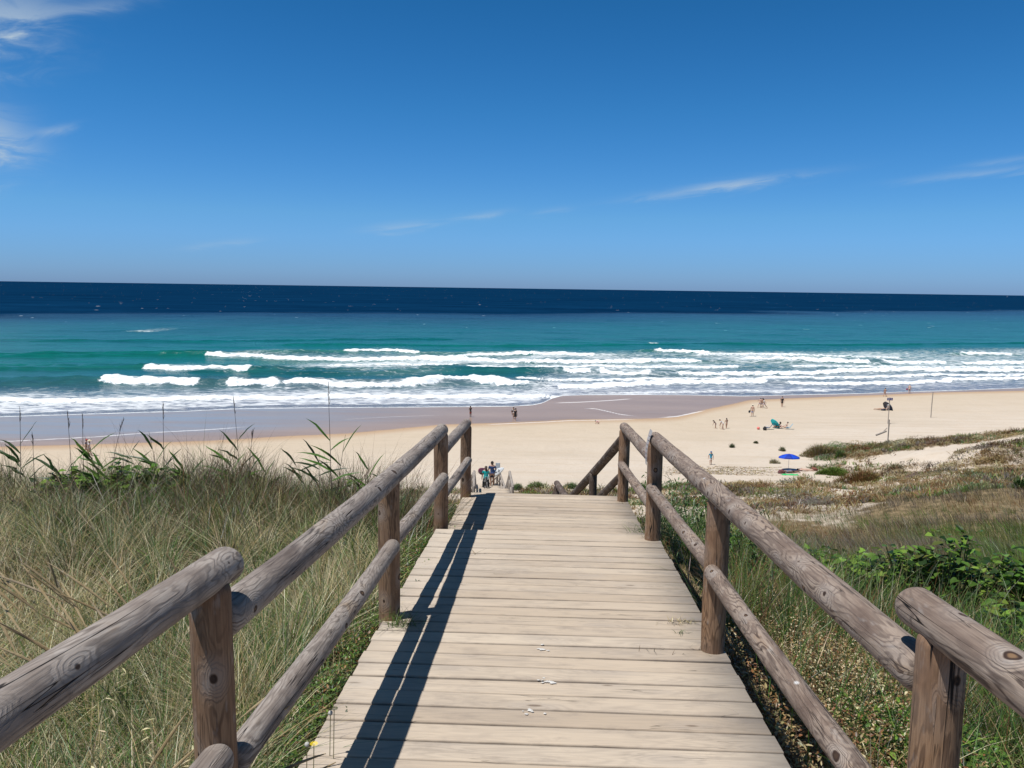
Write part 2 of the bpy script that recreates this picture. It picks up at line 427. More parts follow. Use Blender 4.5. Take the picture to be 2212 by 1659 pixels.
wave([(448, 767), (480, 771), (560, 774), (650, 778), (750, 778), (850, 777), (950, 779), (1106, 783), (1200, 784), (1300, 783), (1420, 782), (1520, 783)], .95, 5, .75, 22, 60)
wave([(940, 776), (1020, 769), (1106, 766), (1200, 765), (1290, 768)], .6, 5, .7, 14, 5)
wave([(1411, 760), (1475, 761), (1540, 764)], .8, 8, .6, 12, 4)
wave([(1600, 776), (1636, 778), (1700, 782), (1780, 784), (1880, 785)], .9, 6, .7, 16, 4)
wave([(307, 795), (350, 799), (400, 801), (480, 800), (545, 803)], .9, 6, .8, 12, 45)
wave([(1211, 802), (1240, 804), (1280, 804)], .8, 5, .6, 9, 25)
wave([(1290, 806), (1350, 809), (1410, 809)], .7, 4, .6, 9, 3)
wave([(1456, 811), (1600, 810), (1756, 807), (1850, 804), (1950, 801), (2100, 802), (2330, 803)], .8, 5, .75, 13, 6)
wave([(220, 826), (300, 829), (380, 831), (437, 833)], 1.05, 4.5, .8, 7, 60)
wave([(484, 832), (560, 835), (605, 838)], .95, 4.0, .7, 7, 8)
wave([(606, 835), (715, 836), (850, 835), (950, 829), (985, 826), (1040, 829), (1106, 833), (1150, 835)], .95, 4.5, .8, 7, 4)
wave([(1196, 836), (1300, 836), (1386, 833), (1456, 828), (1560, 827), (1660, 826)], .75, 5, .8, 7, 6)
wave([(-300, 868), (0, 864), (100, 866), (200, 868), (300, 863), (430, 859), (600, 857), (800, 858), (1106, 857), (1250, 857), (1480, 855)], .35, 2.6, .9, 11, 3, .95)
wave([(1700, 830), (1850, 830), (1906, 828), (2050, 823), (2130, 820), (2330, 815)], .45, 2.2, .6, 6, 3)
wave([(740, 760), (800, 758), (850, 760), (910, 765)], .7, 5, .6, 16, 30, .95)
wave([(1900, 784), (1990, 786), (2046, 785)], .8, 4, .6, 12, 4)
wave([(2070, 786), (2150, 786), (2330, 787)], .8, 5, .6, 12, 4)
wave([(2076, 766), (2180, 767)], .8, 6, .6, 12, 4)
wave([(1300, 846), (1500, 845), (1700, 843), (1850, 842)], .2, .8, .8, 6, 3, .5)
wave([(255, 716), (300, 716), (350, 717)], .5, 9, .62, 26, 3, .45)
wave([(1395, 743), (1425, 743)], .4, 3, .3, 5, 3, .6)
wave([(1000, 792), (1150, 794), (1300, 793), (1450, 795), (1600, 792)], .4, 5, .85, 16, 4, .7)
wave([(1500, 768), (1650, 767), (1800, 770), (1950, 773)], .5, 6, .7, 16, 4, .6)
wave([(1106, 818), (1300, 822), (1500, 821), (1750, 817), (2000, 812), (2330, 812)], .35, 3, .85, 8, 4, .75)
wave([(1700, 793), (1900, 794), (2100, 794), (2330, 796)], .4, 4, .8, 12, 4, .6)
wave([(700, 790), (850, 789), (1000, 788)], .35, 4, .8, 12, 4, .6)
# long unbroken swells
for pts, a in (([(-200, 772), (0, 771), (250, 769), (450, 768)], .75), ([(-300, 833), (0, 831), (220, 829)], .8), ([(545, 803), (640, 807), (760, 808), (900, 803), (1210, 802)], .8), ([(700, 745), (1106, 747), (1400, 745)], .6), ([(0, 735), (500, 738), (900, 733)], .6), ([(1500, 742), (1800, 745), (2212, 742)], .6), ([(0, 790), (200, 793), (310, 795)], .7)):
    wave(pts, a, 1, 0, 1, 12, 0.0)
# broken water further along
sxr = SX / np.maximum(SY, 1)
n_a = fbm(SX * .045, SY * .05, 71, 4)
zone = sst(22, 34, SS) * sst(118, 82, SS) * sst(-.02, .13, sxr) * (.30 + .75 * n_a)
zone2 = sst(-30, 4, -np.abs(SS - 16) * 2 + 14) * (.25 + .6 * n_a)
zleft = sst(2, 5, SS) * sst(32, 15, SS) * .95
zone3 = np.exp(-((sxr + .16) / .085) ** 2) * np.exp(-((SS - 62) / 15.) ** 2) * .85 * (.6 + .6 * n_a)
zone4 = sst(-.37, -.18, sxr) * sst(.2, .0, sxr) * np.exp(-((SS - (70 + 60 * (sxr + .2))) / 13.) ** 2) * (.6 + .8 * fbm(SX * .08, SY * .1, 73))
lace = np.maximum.reduce([lace, zone4, zone, zone2, zleft * sst(.35, .0, sxr), zleft * .4, zone3])
lace = np.maximum(lace, sst(7, 0, SS) * (.30 + .3 * n_a))
edge_f = np.exp(-(SS / (.32 + .35 * vnoise(SX * .3, SX * 0, 81))) ** 2)
foam = np.maximum(foam, edge_f)
SZ = SZ + np.clip(foam, 0, 1) * sst(8, 16, SS) * (fbm(SX * 1.1, SY * 1.0, 97, 3) - .42) * 1.1 + np.clip(lace, 0, 1) * (fbm(SX * .6, SY * .8, 98, 3) - .5) * .35 * sst(6, 14, SS)
deep = SY - (567 + .56 * SX + 40 * (fbm(SX * .01, SX * 0, 91) - .5))
deepn = sst(-230, 60, deep + 170 * (fbm(SX * .006, SY * .01, 92) - .5))
idx = np.arange(len(ss) - 1)[:, None] * len(sx) + np.arange(len(sx) - 1)[None, :]
idx = idx.ravel()
q = np.stack([idx, idx + 1, idx + len(sx) + 1, idx + len(sx)], 1)
SZ = np.where(SS < .1, np.maximum(terrain(SX, SY) + .012, -50), np.maximum(SZ * sst(0, 5, SS) + (terrain(SX, SY) + .03) * (1 - sst(0, 5, SS)), -40))
SZ = np.where((SS > 0.1) & (SS < 12), np.maximum(SZ, terrain(SX, SY) + .03), SZ)
# offshore distance, in metres past the swash edge
sea_me = np_mesh('sea', np.stack([SX.ravel(), SY.ravel(), SZ.ravel()], 1), q,
                 attrs={'foam': foam.ravel(), 'lace': np.clip(lace, 0, 1).ravel(), 'deep': deepn.ravel(), 'off': SS.ravel()})
msea, t = mat_new('sea water')
geo = t.node('ShaderNodeNewGeometry').outputs['Position']
off = attr(t, 'off').outputs['Fac']; dp = attr(t, 'deep').outputs['Fac']
fo = attr(t, 'foam').outputs['Fac']; la = attr(t, 'lace').outputs['Fac']
n1 = t.noise(t.scale(geo, (.020, .060, .1)), 1.0, 4, .6)
body = t.ramp(t.mapr(off, 0, 420), [(0.0, (.245, .235, .255)), (.022, (.20, .225, .26)), (.055, (.095, .17, .20)), (.10, (.020, .125, .140)), (.2, (.004, .158, .130)), (.5, (.002, .125, .118)), (1.0, (.0012, .075, .095))])
body = t.mix(t.mapr(n1, .35, .75, 0, .45), body, t.mix(.5, body, (.02, .17, .15)))
body = t.mix(t.m('MULTIPLY', t.mapr(la, .15, .9, 0, .75), t.mapr(t.noise(t.scale(geo, (.12, .35, 1)), 1.0, 5, .65), .32, .62, .25, 1)), body, t.mix(t.mapr(off, 8, 40), (.27, .30, .40), (.40, .50, .53)))
body = t.mix(dp, body, t.ramp(t.noise(t.scale(geo, (.004, .02, 1)), 1.0, 5, .6), [(.3, (.0016, .020, .060)), (.7, (.004, .042, .110))]))
chop = t.noise(t.scale(geo, (.10, .30, 1)), 1.0, 8, .68)
chop2 = t.noise(t.scale(geo, (.012, .035, 1)), 1.0, 8, .80)
body = t.mix(t.mapr(t.noise(t.scale(geo, (.03, .05, 1), (7, 3, 0)), 1.0, 6, .85), .52, .68, 0, .22), body, t.mix(.5, body, (.005, .07, .14)))
body = t.mix(t.mapr(chop, .42, .68, 0, .45), body, t.mix(.62, body, (.0, .006, .02)))
body = t.mix(t.mapr(chop2, .40, .62, 0, .55), body, t.mix(.6, body, (.0, .008, .03)))
lv = t.noise(t.scale(geo, (.42, .95, 1)), 1.0, 7, .72, .9)
lv2 = t.node('ShaderNodeTexVoronoi', feature='DISTANCE_TO_EDGE', ins={'Vector': t.mix(.12, t.scale(geo, (.30, .62, 1)), t.node('ShaderNodeTexNoise', ins={'Scale': .9, 'Detail': 4.0}).outputs[1]), 'Scale': 1.0}).outputs[0]
web = t.m('SUBTRACT', t.m('ADD', lv, t.m('MULTIPLY', t.mapr(lv2, 0, .22), -.16)), -.07)
lf = t.mapr(t.m('ADD', web, t.m('MULTIPLY', la, .36)), .66, .90, 0, 1)
lf = t.m('MULTIPLY', lf, t.mapr(la, .03, .12, 0, .85))
fn = t.noise(t.scale(geo, (1.1, 1.9, 1.4)), 1.0, 6, .75)
ff = t.mapr(t.m('ADD', fo, t.m('MULTIPLY', t.m('SUBTRACT', fn, .5), 1.7)), (.34), .60)
ff = t.m('MULTIPLY', ff, t.mapr(fo, .06, .2))
# whitecaps far out
wc = t.noise(t.scale(geo, (.12, .10, 1)), 1.0, 2, .5)
wcap = t.m('MULTIPLY', t.mapr(wc, .745, .765), t.mapr(off, 200, 420))
fm = t.m('MAXIMUM', t.m('MAXIMUM', t.m('MULTIPLY', lf, .9), ff), t.m('MULTIPLY', wcap, .9), clamp=True)
col = t.mix(fm, body, t.ramp(fn, [(.34, (.60, .67, .72)), (.52, (.88, .90, .91))]))
hh = t.m('ADD', t.noise(t.scale(geo, (.5, 1.1, 1)), 1.0, 5, .6), t.m('MULTIPLY', t.noise(t.scale(geo, (.09, .22, 1)), 1.0, 4, .6), 1.6))
nb = bump(t, hh, .75, .32)
rgh = t.mapr(fm, 0, 1, .22, .9)
finish(t, pbr(t, col, rgh, nb, t.m('MULTIPLY', t.mapr(fm, 0, 1, .5, .1), t.m('MULTIPLY', t.mapr(off, 40, 300, .42, .12), t.mapr(dp, 0, 1, 1.0, 0.0))), IOR=1.33))
sea = tag(link('sea', sea_me, msea, smooth=True), kind='structure')

# distant sail on the horizon
bm = bmesh.new()
add_box(bm, (0, 0, .9), (11, 3, 1.6)); hull = bm
mwhite, t = mat_new('white sailcloth'); finish(t, pbr(t, t.ramp(t.noise(None, 4), [(.3, (.75, .75, .75)), (.7, (.82, .82, .82))]), .6))
bp = at_z(2176, 641.6, -19)
boat = empty('sailing_boat', (bp[0], bp[1], SEA), .2, 'tiny white sailing boat far out on the horizon at the right', 'boat')
bmesh.ops.translate(bm, verts=bm.verts, vec=(0, 0, -.2))
bm_obj('hull', bm, mwhite, boat)
bm = bmesh.new(); add_tube(bm, [(0, 0, .5), (0, 0, 15)], .12, 6); bm_obj('mast', bm, mwhite, boat)
bm = bmesh.new()
pv = [(-4.5, 0, 2), (-.2, .1, 2), (-.2, 0, 14.5), (-4.5, .25, 2), (-.2, .35, 2), (-.2, .2, 14.5)]
vv = [bm.verts.new(p) for p in pv]
for f in ((0, 1, 2), (5, 4, 3), (0, 3, 4, 1), (1, 4, 5, 2), (2, 5, 3, 0)): bm.faces.new([vv[i] for i in f])
bm_obj('sail', bm, mwhite, boat)

# ------------------------------------------------------------------ wood materials
def log_mat(name, tints, blot=.5):
    m, t = mat_new(name)
    tcn = t.node('ShaderNodeTexCoord').outputs['Object']
    rnd = t.node('ShaderNodeObjectInfo').outputs['Random']
    offv = t.node('ShaderNodeCombineXYZ', ins={0: t.m('MULTIPLY', rnd, 37.0), 1: t.m('MULTIPLY', rnd, 71.0), 2: t.m('MULTIPLY', rnd, 113.0)}).outputs[0]
    p = t.node('ShaderNodeVectorMath', operation='ADD', ins={0: tcn, 1: offv}).outputs[0]
    # knots, laid out on the unrolled surface
    sx3 = t.node('ShaderNodeSeparateXYZ', ins={0: tcn})
    ang = t.m('MULTIPLY', t.m('ARCTAN2', sx3.outputs[0], sx3.outputs[1]), .05)
    pu = t.node('ShaderNodeCombineXYZ', ins={0: ang, 1: sx3.outputs[2], 2: t.m('MULTIPLY', rnd, 50.0)}).outputs[0]
    wob = t.noise(t.scale(p, (20, 20, 20)), 1.0, 2, .5)
    pk = t.node('ShaderNodeCombineXYZ', ins={0: t.m('ADD', t.m('MULTIPLY', ang, 6.4), t.m('MULTIPLY', rnd, 17.0)), 1: t.m('ADD', t.m('MULTIPLY', sx3.outputs[2], 4.6), t.m('MULTIPLY', rnd, 31.0)), 2: 0.0}).outputs[0]
    vk = t.node('ShaderNodeTexVoronoi', feature='F1', voronoi_dimensions='2D', ins={'Vector': pk, 'Scale': 1.0, 'Randomness': 1.0})
    kd = t.m('ADD', vk.outputs['Distance'], t.m('MULTIPLY', t.m('SUBTRACT', wob, .5), .10))
    kc = t.node('ShaderNodeSeparateColor', ins={0: vk.outputs['Color']})
    ksz = t.m('MULTIPLY', t.mapr(kc.outputs[0], .35, .9, 0.0, 1.0), .085)
    kg = t.mapr(kc.outputs[0], .35, .45)
    knot = t.m('MULTIPLY', t.mapr(t.m('SUBTRACT', kd, ksz), .0, .03, 1, 0, True), kg)
    halo = t.m('MULTIPLY', t.mapr(kd, .05, .40, 1, 0, True), t.mapr(kc.outputs[0], .25, .6, .25, 1))
    # contour lines of the growth rings, drawn out along the grain
    low = t.noise(t.scale(p, (7.0, 7.0, 1.5)), 1.0, 4, .48, .35)
    fld = t.m('ADD', low, t.m('MULTIPLY', t.m('POWER', halo, 1.5), .22))
    ring = t.m('SINE', t.m('MULTIPLY', fld, 125.0))
    ring = t.mapr(ring, -.1, .9, 0, 1)
    fib = t.noise(t.scale(pu, (190, 6, 1)), 1.0, 4, .7)
    blo = t.noise(t.scale(p, (6, 6, 2.2)), 1.0, 5, .62, .8)
    c = t.ramp(blo, [(.28, tints[0]), (.43, tints[1]), (.56, tints[2]), (.72, tints[3])])
    c = t.mix(t.m('MULTIPLY', ring, t.mapr(blo, .38, .62, .05, blot)), c, tints[4])
    c = t.mix(t.mapr(fib, .40, .72, 0, .46), c, tints[4])
    c = t.mix(t.m('MULTIPLY', t.mapr(t.noise(t.scale(p, (30, 30, 10)), 1.0, 3, .6), .60, .72), .30), c, (.50, .47, .44))
    c = t.mix(t.m('MULTIPLY', t.m('SUBTRACT', halo, knot, clamp=True), .35), c, (.44, .39, .35))
    kin = t.m('MULTIPLY', t.mapr(t.m('SUBTRACT', ksz, kd), .015, .05, 0, 1, True), t.mapr(kc.outputs[1], .2, .8, .1, 1))
    c = t.mix(knot, c, t.mix(kin, (.05, .03, .022), (.28, .17, .09)))
    # drying cracks run with the grain
    ck = t.noise(t.scale(pu, (26, .55, 1)), 1.0, 2, .45, .12)
    gate = t.mapr(t.noise(t.scale(pu, (14, 1.1, 1), (3, 1, 0)), 1.0, 2, .5), .46, .54)
    cm = t.m('MULTIPLY', t.mapr(t.m('ABSOLUTE', t.m('SUBTRACT', ck, .52)), .0015, .006, 1, 0), gate)
    ck2 = t.noise(t.scale(pu, (75, 2.2, 1)), 1.0, 2, .5, .1)
    cm2 = t.m('MULTIPLY', t.mapr(t.m('ABSOLUTE', t.m('SUBTRACT', ck2, .5)), .004, .018, 1, 0), t.mapr(t.noise(t.scale(pu, (20, 3.2, 1)), 1.0, 1, .5), .53, .62, 0, .7))
    cr = t.m('MAXIMUM', cm, cm2)
    c = t.mix(cr, c, (.014, .011, .010))
    # bird lime specks
    sp = t.node('ShaderNodeTexVoronoi', feature='F1', ins={'Vector': t.scale(p, (3.2, 3.2, 2.1), (4, 9, 2)), 'Scale': 1.0}).outputs['Distance']
    c = t.mix(t.m('MULTIPLY', t.mapr(sp, .015, .035, 1, 0), .8), c, (.72, .72, .72))
    h = t.m('ADD', t.m('MULTIPLY', fib, .35), t.m('ADD', t.m('MULTIPLY', cr, -1.2), t.m('MULTIPLY', ring, .10)))
    h = t.m('ADD', h, t.m('MULTIPLY', knot, -.2))
    finish(t, pbr(t, c, .78, bump(t, h, .8, .006), .25))
    return m
m_rail = log_mat('weathered grey pine', [(.14, .11, .095), (.30, .25, .215), (.42, .365, .32), (.36, .27, .19), (.075, .055, .045)], .75)
m_rail2 = log_mat('brown grey pine', [(.11, .075, .06), (.25, .185, .145), (.38, .30, .24), (.33, .215, .13), (.06, .038, .032)], .85)
m_post = log_mat('brown pine', [(.17, .092, .055), (.27, .16, .095), (.34, .215, .13), (.30, .165, .08), (.075, .04, .025)], .7)
m_dark = log_mat('dark old pine', [(.07, .05, .042), (.11, .078, .06), (.15, .11, .085), (.12, .08, .058), (.045, .03, .025)], .5)
m_pale = log_mat('bleached pine', [(.30, .26, .22), (.38, .33, .285), (.44, .39, .34), (.36, .29, .23), (.2, .16, .13)], .4)

mdeck, t = mat_new('deck boards')
tcn = t.node('ShaderNodeTexCoord').outputs['Object']
pc = attr(t, 'Col').outputs['Color']
psep = t.node('ShaderNodeSeparateColor', ins={0: pc})
po = t.node('ShaderNodeCombineXYZ', ins={0: t.m('MULTIPLY', psep.outputs[0], 61.0), 1: 0.0, 2: t.m('MULTIPLY', psep.outputs[0], 29.0)}).outputs[0]
p = t.node('ShaderNodeVectorMath', operation='ADD', ins={0: tcn, 1: po}).outputs[0]
tone = psep.outputs[1]
vk = t.node('ShaderNodeTexVoronoi', feature='F1', ins={'Vector': t.scale(p, (2.0, 6.5, 2)), 'Scale': 1.0}).outputs['Distance']
knot = t.mapr(vk, .04, .09, 1, 0, True); halo = t.mapr(vk, .06, .40, 1, 0, True)
low = t.noise(t.scale(p, (.75, 7.5, 3)), 1.0, 2, .5, .3)
fld = t.m('ADD', low, t.m('MULTIPLY', halo, .13))
ring = t.mapr(t.m('SINE', t.m('MULTIPLY', fld, 120.0)), -.5, 1)
fib = t.noise(t.scale(p, (2.6, 95, 20)), 1.0, 4, .65)
blo = t.noise(t.scale(p, (1.1, 5, 2)), 1.0, 4, .6)
wear = t.noise(tcn, 1.1, 4, .6)
c = t.ramp(tone, [(0, (.44, .35, .262)), (.5, (.545, .445, .34)), (1, (.63, .53, .415))])
c = t.mix(t.mapr(blo, .46, .70, 0, .40), c, (.36, .31, .265))
c = t.mix(t.m('MULTIPLY', ring, t.mapr(blo, .40, .64, .05, .34)), c, (.27, .22, .18))
c = t.mix(t.mapr(fib, .45, .75, 0, .34), c, (.30, .25, .205))
c = t.mix(t.m('MULTIPLY', t.m('SUBTRACT', halo, knot, clamp=True), .28), c, (.34, .30, .27))
c = t.mix(t.m('MULTIPLY', knot, .8), c, (.15, .11, .085))
st = t.noise(t.scale(tcn, (3.5, 9, 1)), 1.0, 5, .7)
c = t.mix(t.mapr(st, .53, .70, 0, .48), c, (.26, .215, .18))
xs_ = t.node('ShaderNodeSeparateXYZ', ins={0: tcn})
yw = xs_.outputs[1]
# blown sand on the boards: more of it farther along and towards the left edge
sandy = t.m('ADD', t.mapr(yw, 2.2, 6.5, 0, .62), t.mapr(xs_.outputs[0], -.2, -.85, 0, .34))
sn = t.m('ADD', sandy, t.m('MULTIPLY', t.m('SUBTRACT', t.noise(t.scale(tcn, (2, 6, 1)), 1.0, 5, .7), .5), .9))
c = t.mix(t.mapr(sn, .18, .85, 0, .80), c, (.59, .51, .42))
crk = t.noise(t.scale(p, (1.2, 30, 5)), 1.0, 2, .5, .2)
cm = t.m('MULTIPLY', t.mapr(t.m('ABSOLUTE', t.m('SUBTRACT', crk, .5)), 0, .009, 1, 0), t.mapr(t.noise(t.scale(p, (2.0, 8, 1)), 1.0, 1, .5), .56, .66))
c = t.mix(t.m('MULTIPLY', cm, .85), c, (.06, .045, .035))
edge = psep.outputs[2]
c = t.mix(t.m('MULTIPLY', edge, t.mapr(t.noise(t.scale(tcn, (3, 1, 1)), 2.0, 3, .6), .35, .65, .35, .85)), c, (.14, .11, .09))
h = t.m('ADD', t.m('MULTIPLY', fib, .25), t.m('MULTIPLY', cm, -1.0))
finish(t, pbr(t, c, .85, bump(t, h, .5, .004), .2))

mwhites, t = mat_new('bird lime'); finish(t, pbr(t, t.ramp(t.noise(t.node('ShaderNodeTexCoord').outputs['Object'], 60), [(.3, (.50, .47, .43)), (.7, (.70, .68, .65))]), .8))

# ------------------------------------------------------------------ walkway frame
PSI = .0405
UX = Vector((math.cos(PSI), -math.sin(PSI), 0)); UY = Vector((math.sin(PSI), math.cos(PSI), 0))
def UW(u, v, z): return Vector((u + PSI * v, v - 0.04 * u, z))
def deckA(v): return -1.575 - .067 * v
def deckB(v): return -1.743 - .067 * v
def deckP(v): return -1.405 - .067 * v
E1P = .79

def make_deck(parent, name, org, dirv, length, width, pitch=.145, slope=0.0, seed=1, gap=.0085, thick=.03, ragged=.006, uoff=0.0):
    """boards laid across a straight run; object axes: x across, y along"""
    r = np.random.default_rng(seed)
    n = int(length / pitch + .5); pitch = length / n
    V = []; Q = []; Cc = []
    for i in range(n):
        y0 = i * pitch + gap * .5 + r.uniform(-.001, .001); y1 = (i + 1) * pitch - gap * .5
        xl = -width / 2 + r.uniform(-ragged, ragged); xr = width / 2 + r.uniform(-ragged, ragged)
        dz = r.uniform(-.0018, .0018); tilt = r.uniform(-.002, .002); cx_ = r.random(); tone = np.clip(r.normal(.5, .17), 0, 1)
        b = .0035
        prof = [(y0, -b * 1.4, 1), (y0 + b, 0, .35), (y0 + .012, .0004, 0), (y1 - .012, .0004, 0), (y1 - b, 0, .35), (y1, -b * 1.4, 1)]
        nx_ = 7
        base = len(V)
        for j in range(nx_):
            x = xl + (xr - xl) * j / (nx_ - 1)
            wv = .0016 * math.sin(x * 2.3 + i * 1.7)
            for (yy, zz, e) in prof:
                V.append((x + uoff, yy, zz + dz + tilt * x + wv)); Cc.append((cx_, tone, e))
            for (yy, e) in ((y1, 1), (y0, 1)):
                V.append((x + uoff, yy, -thick)); Cc.append((cx_, tone, e))
        m = 8
        for j in range(nx_ - 1):
            for k in range(m):
                a = base + j * m + k; b2 = base + j * m + (k + 1) % m
                Q.append((a, a + m, b2 + m, b2))
        a = base; Q.append((a + 0, a + 1, a + 6, a + 7)); Q.append((a + 1, a + 2, a + 5, a + 6)); Q.append((a + 2, a + 3, a + 4, a + 5))
        a = base + (nx_ - 1) * m; Q.append((a + 7, a + 6, a + 1, a + 0)); Q.append((a + 6, a + 5, a + 2, a + 1)); Q.append((a + 5, a + 4, a + 3, a + 2))
    me = np_mesh(name, V, Q, cols=np.array(Cc))
    o = link(name, me, mdeck, parent)
    d = Vector(dirv).normalized()
    xax = Vector((d.y, -d.x, 0)).normalized(); zax = xax.cross(d).normalized()
    M = Matrix((xax, d, zax)).transposed().to_4x4(); M.translation = Vector(org)
    o.matrix_world = M
    return o
def beams(parent, org, dirv, length, width):
    d = Vector(dirv).normalized(); xax = Vector((d.y, -d.x, 0)).normalized()
    for s in (-.42, 0, .42):
        bm = bmesh.new(); rot = d.to_track_quat('Y', 'Z').to_matrix()
        add_box(bm, Vector(org) + xax * s * width + d * length / 2 - Vector((0, 0, .10)), (.07, length - .03, .13), rot)
        bm_obj('joist', bm, m_dark, parent)

def run(parent, name, p0, p1, width, seed, under=True, **k):
    p0 = Vector(p0); p1 = Vector(p1); d = p1 - p0
    make_deck(parent, name, p0, d, d.length, width, seed=seed, **k)
    if under: beams(parent, p0, d, d.length, width)

bw = empty('boardwalk', (0, 2, -1.7), 0, 'pale weathered wooden plank walkway running down between log railings towards the beach', 'boardwalk')
bw.location = (0, 0, 0)
UC = .038
run(bw, 'deck', UW(UC, -1.6, deckP(-1.6)), UW(UC, 1.72, deckP(1.72)), 1.824, 11)
run(bw, 'deck', UW(UC, 1.735, deckA(1.735)), UW(UC, 6.33, deckA(6.33)), 1.824, 12)
run(bw, 'deck', UW(UC, 6.345, deckB(6.345)), UW(UC, 8.78, deckB(8.78)), 1.824, 13)

def stairs(parent, p0, p1, width, nstep):
    """treads from p0 down to p1"""
    p0 = Vector(p0); p1 = Vector(p1); d = p1 - p0
    h = Vector((d.x, d.y, 0)); run_ = h.length / nstep; hd = h.normalized(); rise = d.z / nstep
    for i in range(nstep):
        o = make_deck(parent, 'tread', p0 + hd * run_ * i + Vector((0, 0, rise * (i + 1))), hd, run_ + .02, width, pitch=(run_ + .02) / 2.0, seed=50 + i, thick=.04)
    xax = Vector((hd.y, -hd.x, 0))
    for s in (-.5, .5):
        bm = bmesh.new(); rot = d.to_track_quat('Y', 'Z').to_matrix()
        add_box(bm, (p0 + p1) / 2 + xax * s * (width - .14) - Vector((0, 0, .16)), (.06, d.length, .2), rot)
        bm_obj('stringer', bm, m_dark, parent)

# ------------------------------------------------------------------ logs
def log(name, p0, p1, r, mat, parent, seed=0, round0=True, round1=True, taper=0.0):
    """one log, its own mesh with z along the grain"""
    p0 = Vector(p0); p1 = Vector(p1); L = (p1 - p0).length
    rr = np.random.default_rng(abs(int(seed * 977 + 13)))
    n = 28; m = max(8, int(L / .09))
    bend = rr.uniform(-1, 1, 2) * .004 * L; lob = rr.uniform(-.05, .05, 3); ph = rr.uniform(0, 6.28, 4)
    ts = []
    e = r * .55
    if round0: ts += [(0, .55), (e * .12, .76), (e * .35, .90), (e * .7, .975), (e, 1)]
    else: ts += [(0, 1)]
    a = ts[-1][0]; bnd = L - (e if round1 else 0)
    for i in range(1, m): ts.append((a + (bnd - a) * i / m, 1))
    if round1: ts += [(L - e, 1), (L - e * .7, .975), (L - e * .35, .90), (L - e * .12, .76), (L, .55)]
    else: ts += [(L, 1)]
    V = []
    for z, k in ts:
        f = z / L; w = (1 - taper * f)
        cx = bend[0] * math.sin(math.pi * f); cy = bend[1] * math.sin(math.pi * f)
        for j in range(n):
            th = 2 * math.pi * j / n
            q = 1 + lob[0] * math.cos(2 * th + ph[0]) * .5 + .018 * math.sin(z * 7 + ph[1] + math.cos(th)) + .012 * math.sin(3 * th + z * 2.1 + ph[2]) + .008 * math.sin(z * 19 + 2 * th + ph[3])
            V.append((cx + r * k * w * q * math.cos(th), cy + r * k * w * q * math.sin(th), z))
    nr = len(ts); Q = []
    for i in range(nr - 1):
        for j in range(n):
            a0 = i * n + j; b0 = i * n + (j + 1) % n
            Q.append((a0, b0, b0 + n, a0 + n))
    V.append((0, 0, ts[0][0])); V.append((bend[0] * 0, 0, L)); c0 = len(V) - 2; c1 = len(V) - 1
    T = [(c0, (j + 1) % n, j) for j in range(n)] + [(c1, (nr - 1) * n + j, (nr - 1) * n + (j + 1) % n) for j in range(n)]
    me = np_mesh(name, V, Q, T)
    o = link(name, me, mat, parent, smooth=True)
    q = (p1 - p0).to_track_quat('Z', 'Y')
    M = q.to_matrix().to_4x4() @ Matrix.Rotation(seed * 1.3, 4, 'Z'); M.translation = p0
    if parent is not None: M = Matrix.Translation(-Vector(parent.location)) @ M
    o.matrix_local = M
    return o

def railing(name, label, group, posts, spans, lows, rmat, pmat, rp=.06, rt=.0525, rl=.0425):
    o = empty(name, (0, 0, 0), 0, label, 'railing', group)
    for i, (b, topz) in enumerate(posts):
        log('post', (b[0], b[1], b[2] - .45), (b[0], b[1], topz), rp * (.87 if 1.6 < b[1] < 2.0 else 1), pmat, o, seed=i + len(label) % 7, round0=False)
    for i, (a, b) in enumerate(spans): log('top_rail', a, b, rt * (.94 if b[1] < 2.2 else 1), rmat, o, seed=i * 3 + 2 + len(label) % 5)
    for i, (a, b) in enumerate(lows): log('lower_rail', a, b, rl, rmat, o, seed=i * 5 + 31 + len(label) % 5)
    return o
E1 = .82; E2 = .43
def lp(u, v, f, e): return UW(u, v, f(v) + e)
for side in (0, 1):
    u = -.845 if side == 0 else .892
    P1, P2, P3, P4 = ((1.90, 4.22, 6.42, 8.52), (1.70, 3.89, 6.15, 8.48))[side]
    inn = .03 if side == 0 else -.03
    pz = lambda v, f: (UW(u, v, f(v)), f(v) + E1 - .015)
    posts = [pz(-.45, deckP), (UW(u, P1, deckP(P1)), deckP(P1) + E1P - .015), pz(P2, deckA), pz(P3, deckA), pz(P4, deckB)]
    spans = [(lp(u, -1.2, deckP, E1P), lp(u, P1 + (.13, .15)[side], deckP, E1P)), (lp(u, P1 + .055, deckA, E1), lp(u, P3 + .09, deckA, E1)), (lp(u, P3 + .05, deckB, E1 - .01), lp(u, P4 + .10, deckB, E1))]
    lows = [(lp(u + inn, -1.2, deckP, E2 - .11), lp(u + inn, P1 - .03, deckP, E2 - .11)), (lp(u + inn, P1 + .04, deckA, E2), lp(u + inn, P2 - .035, deckA, E2)), (lp(u + inn * .2, P2 + .04, deckA, E2), lp(u + inn, P3 - .035, deckA, E2)), (lp(u + inn * .2, P3 + .04, deckB, E2), lp(u + inn, P4 - .03, deckB, E2 - .01))]
    lab = ('grey round log railing along the left edge of the near boardwalk', 'brown grey round log railing along the right edge of the near boardwalk')[side]
    rl_o = railing('log_railing', lab, 'log railings beside the near boardwalk', posts, spans, lows, (m_rail, m_rail2)[side], m_post)

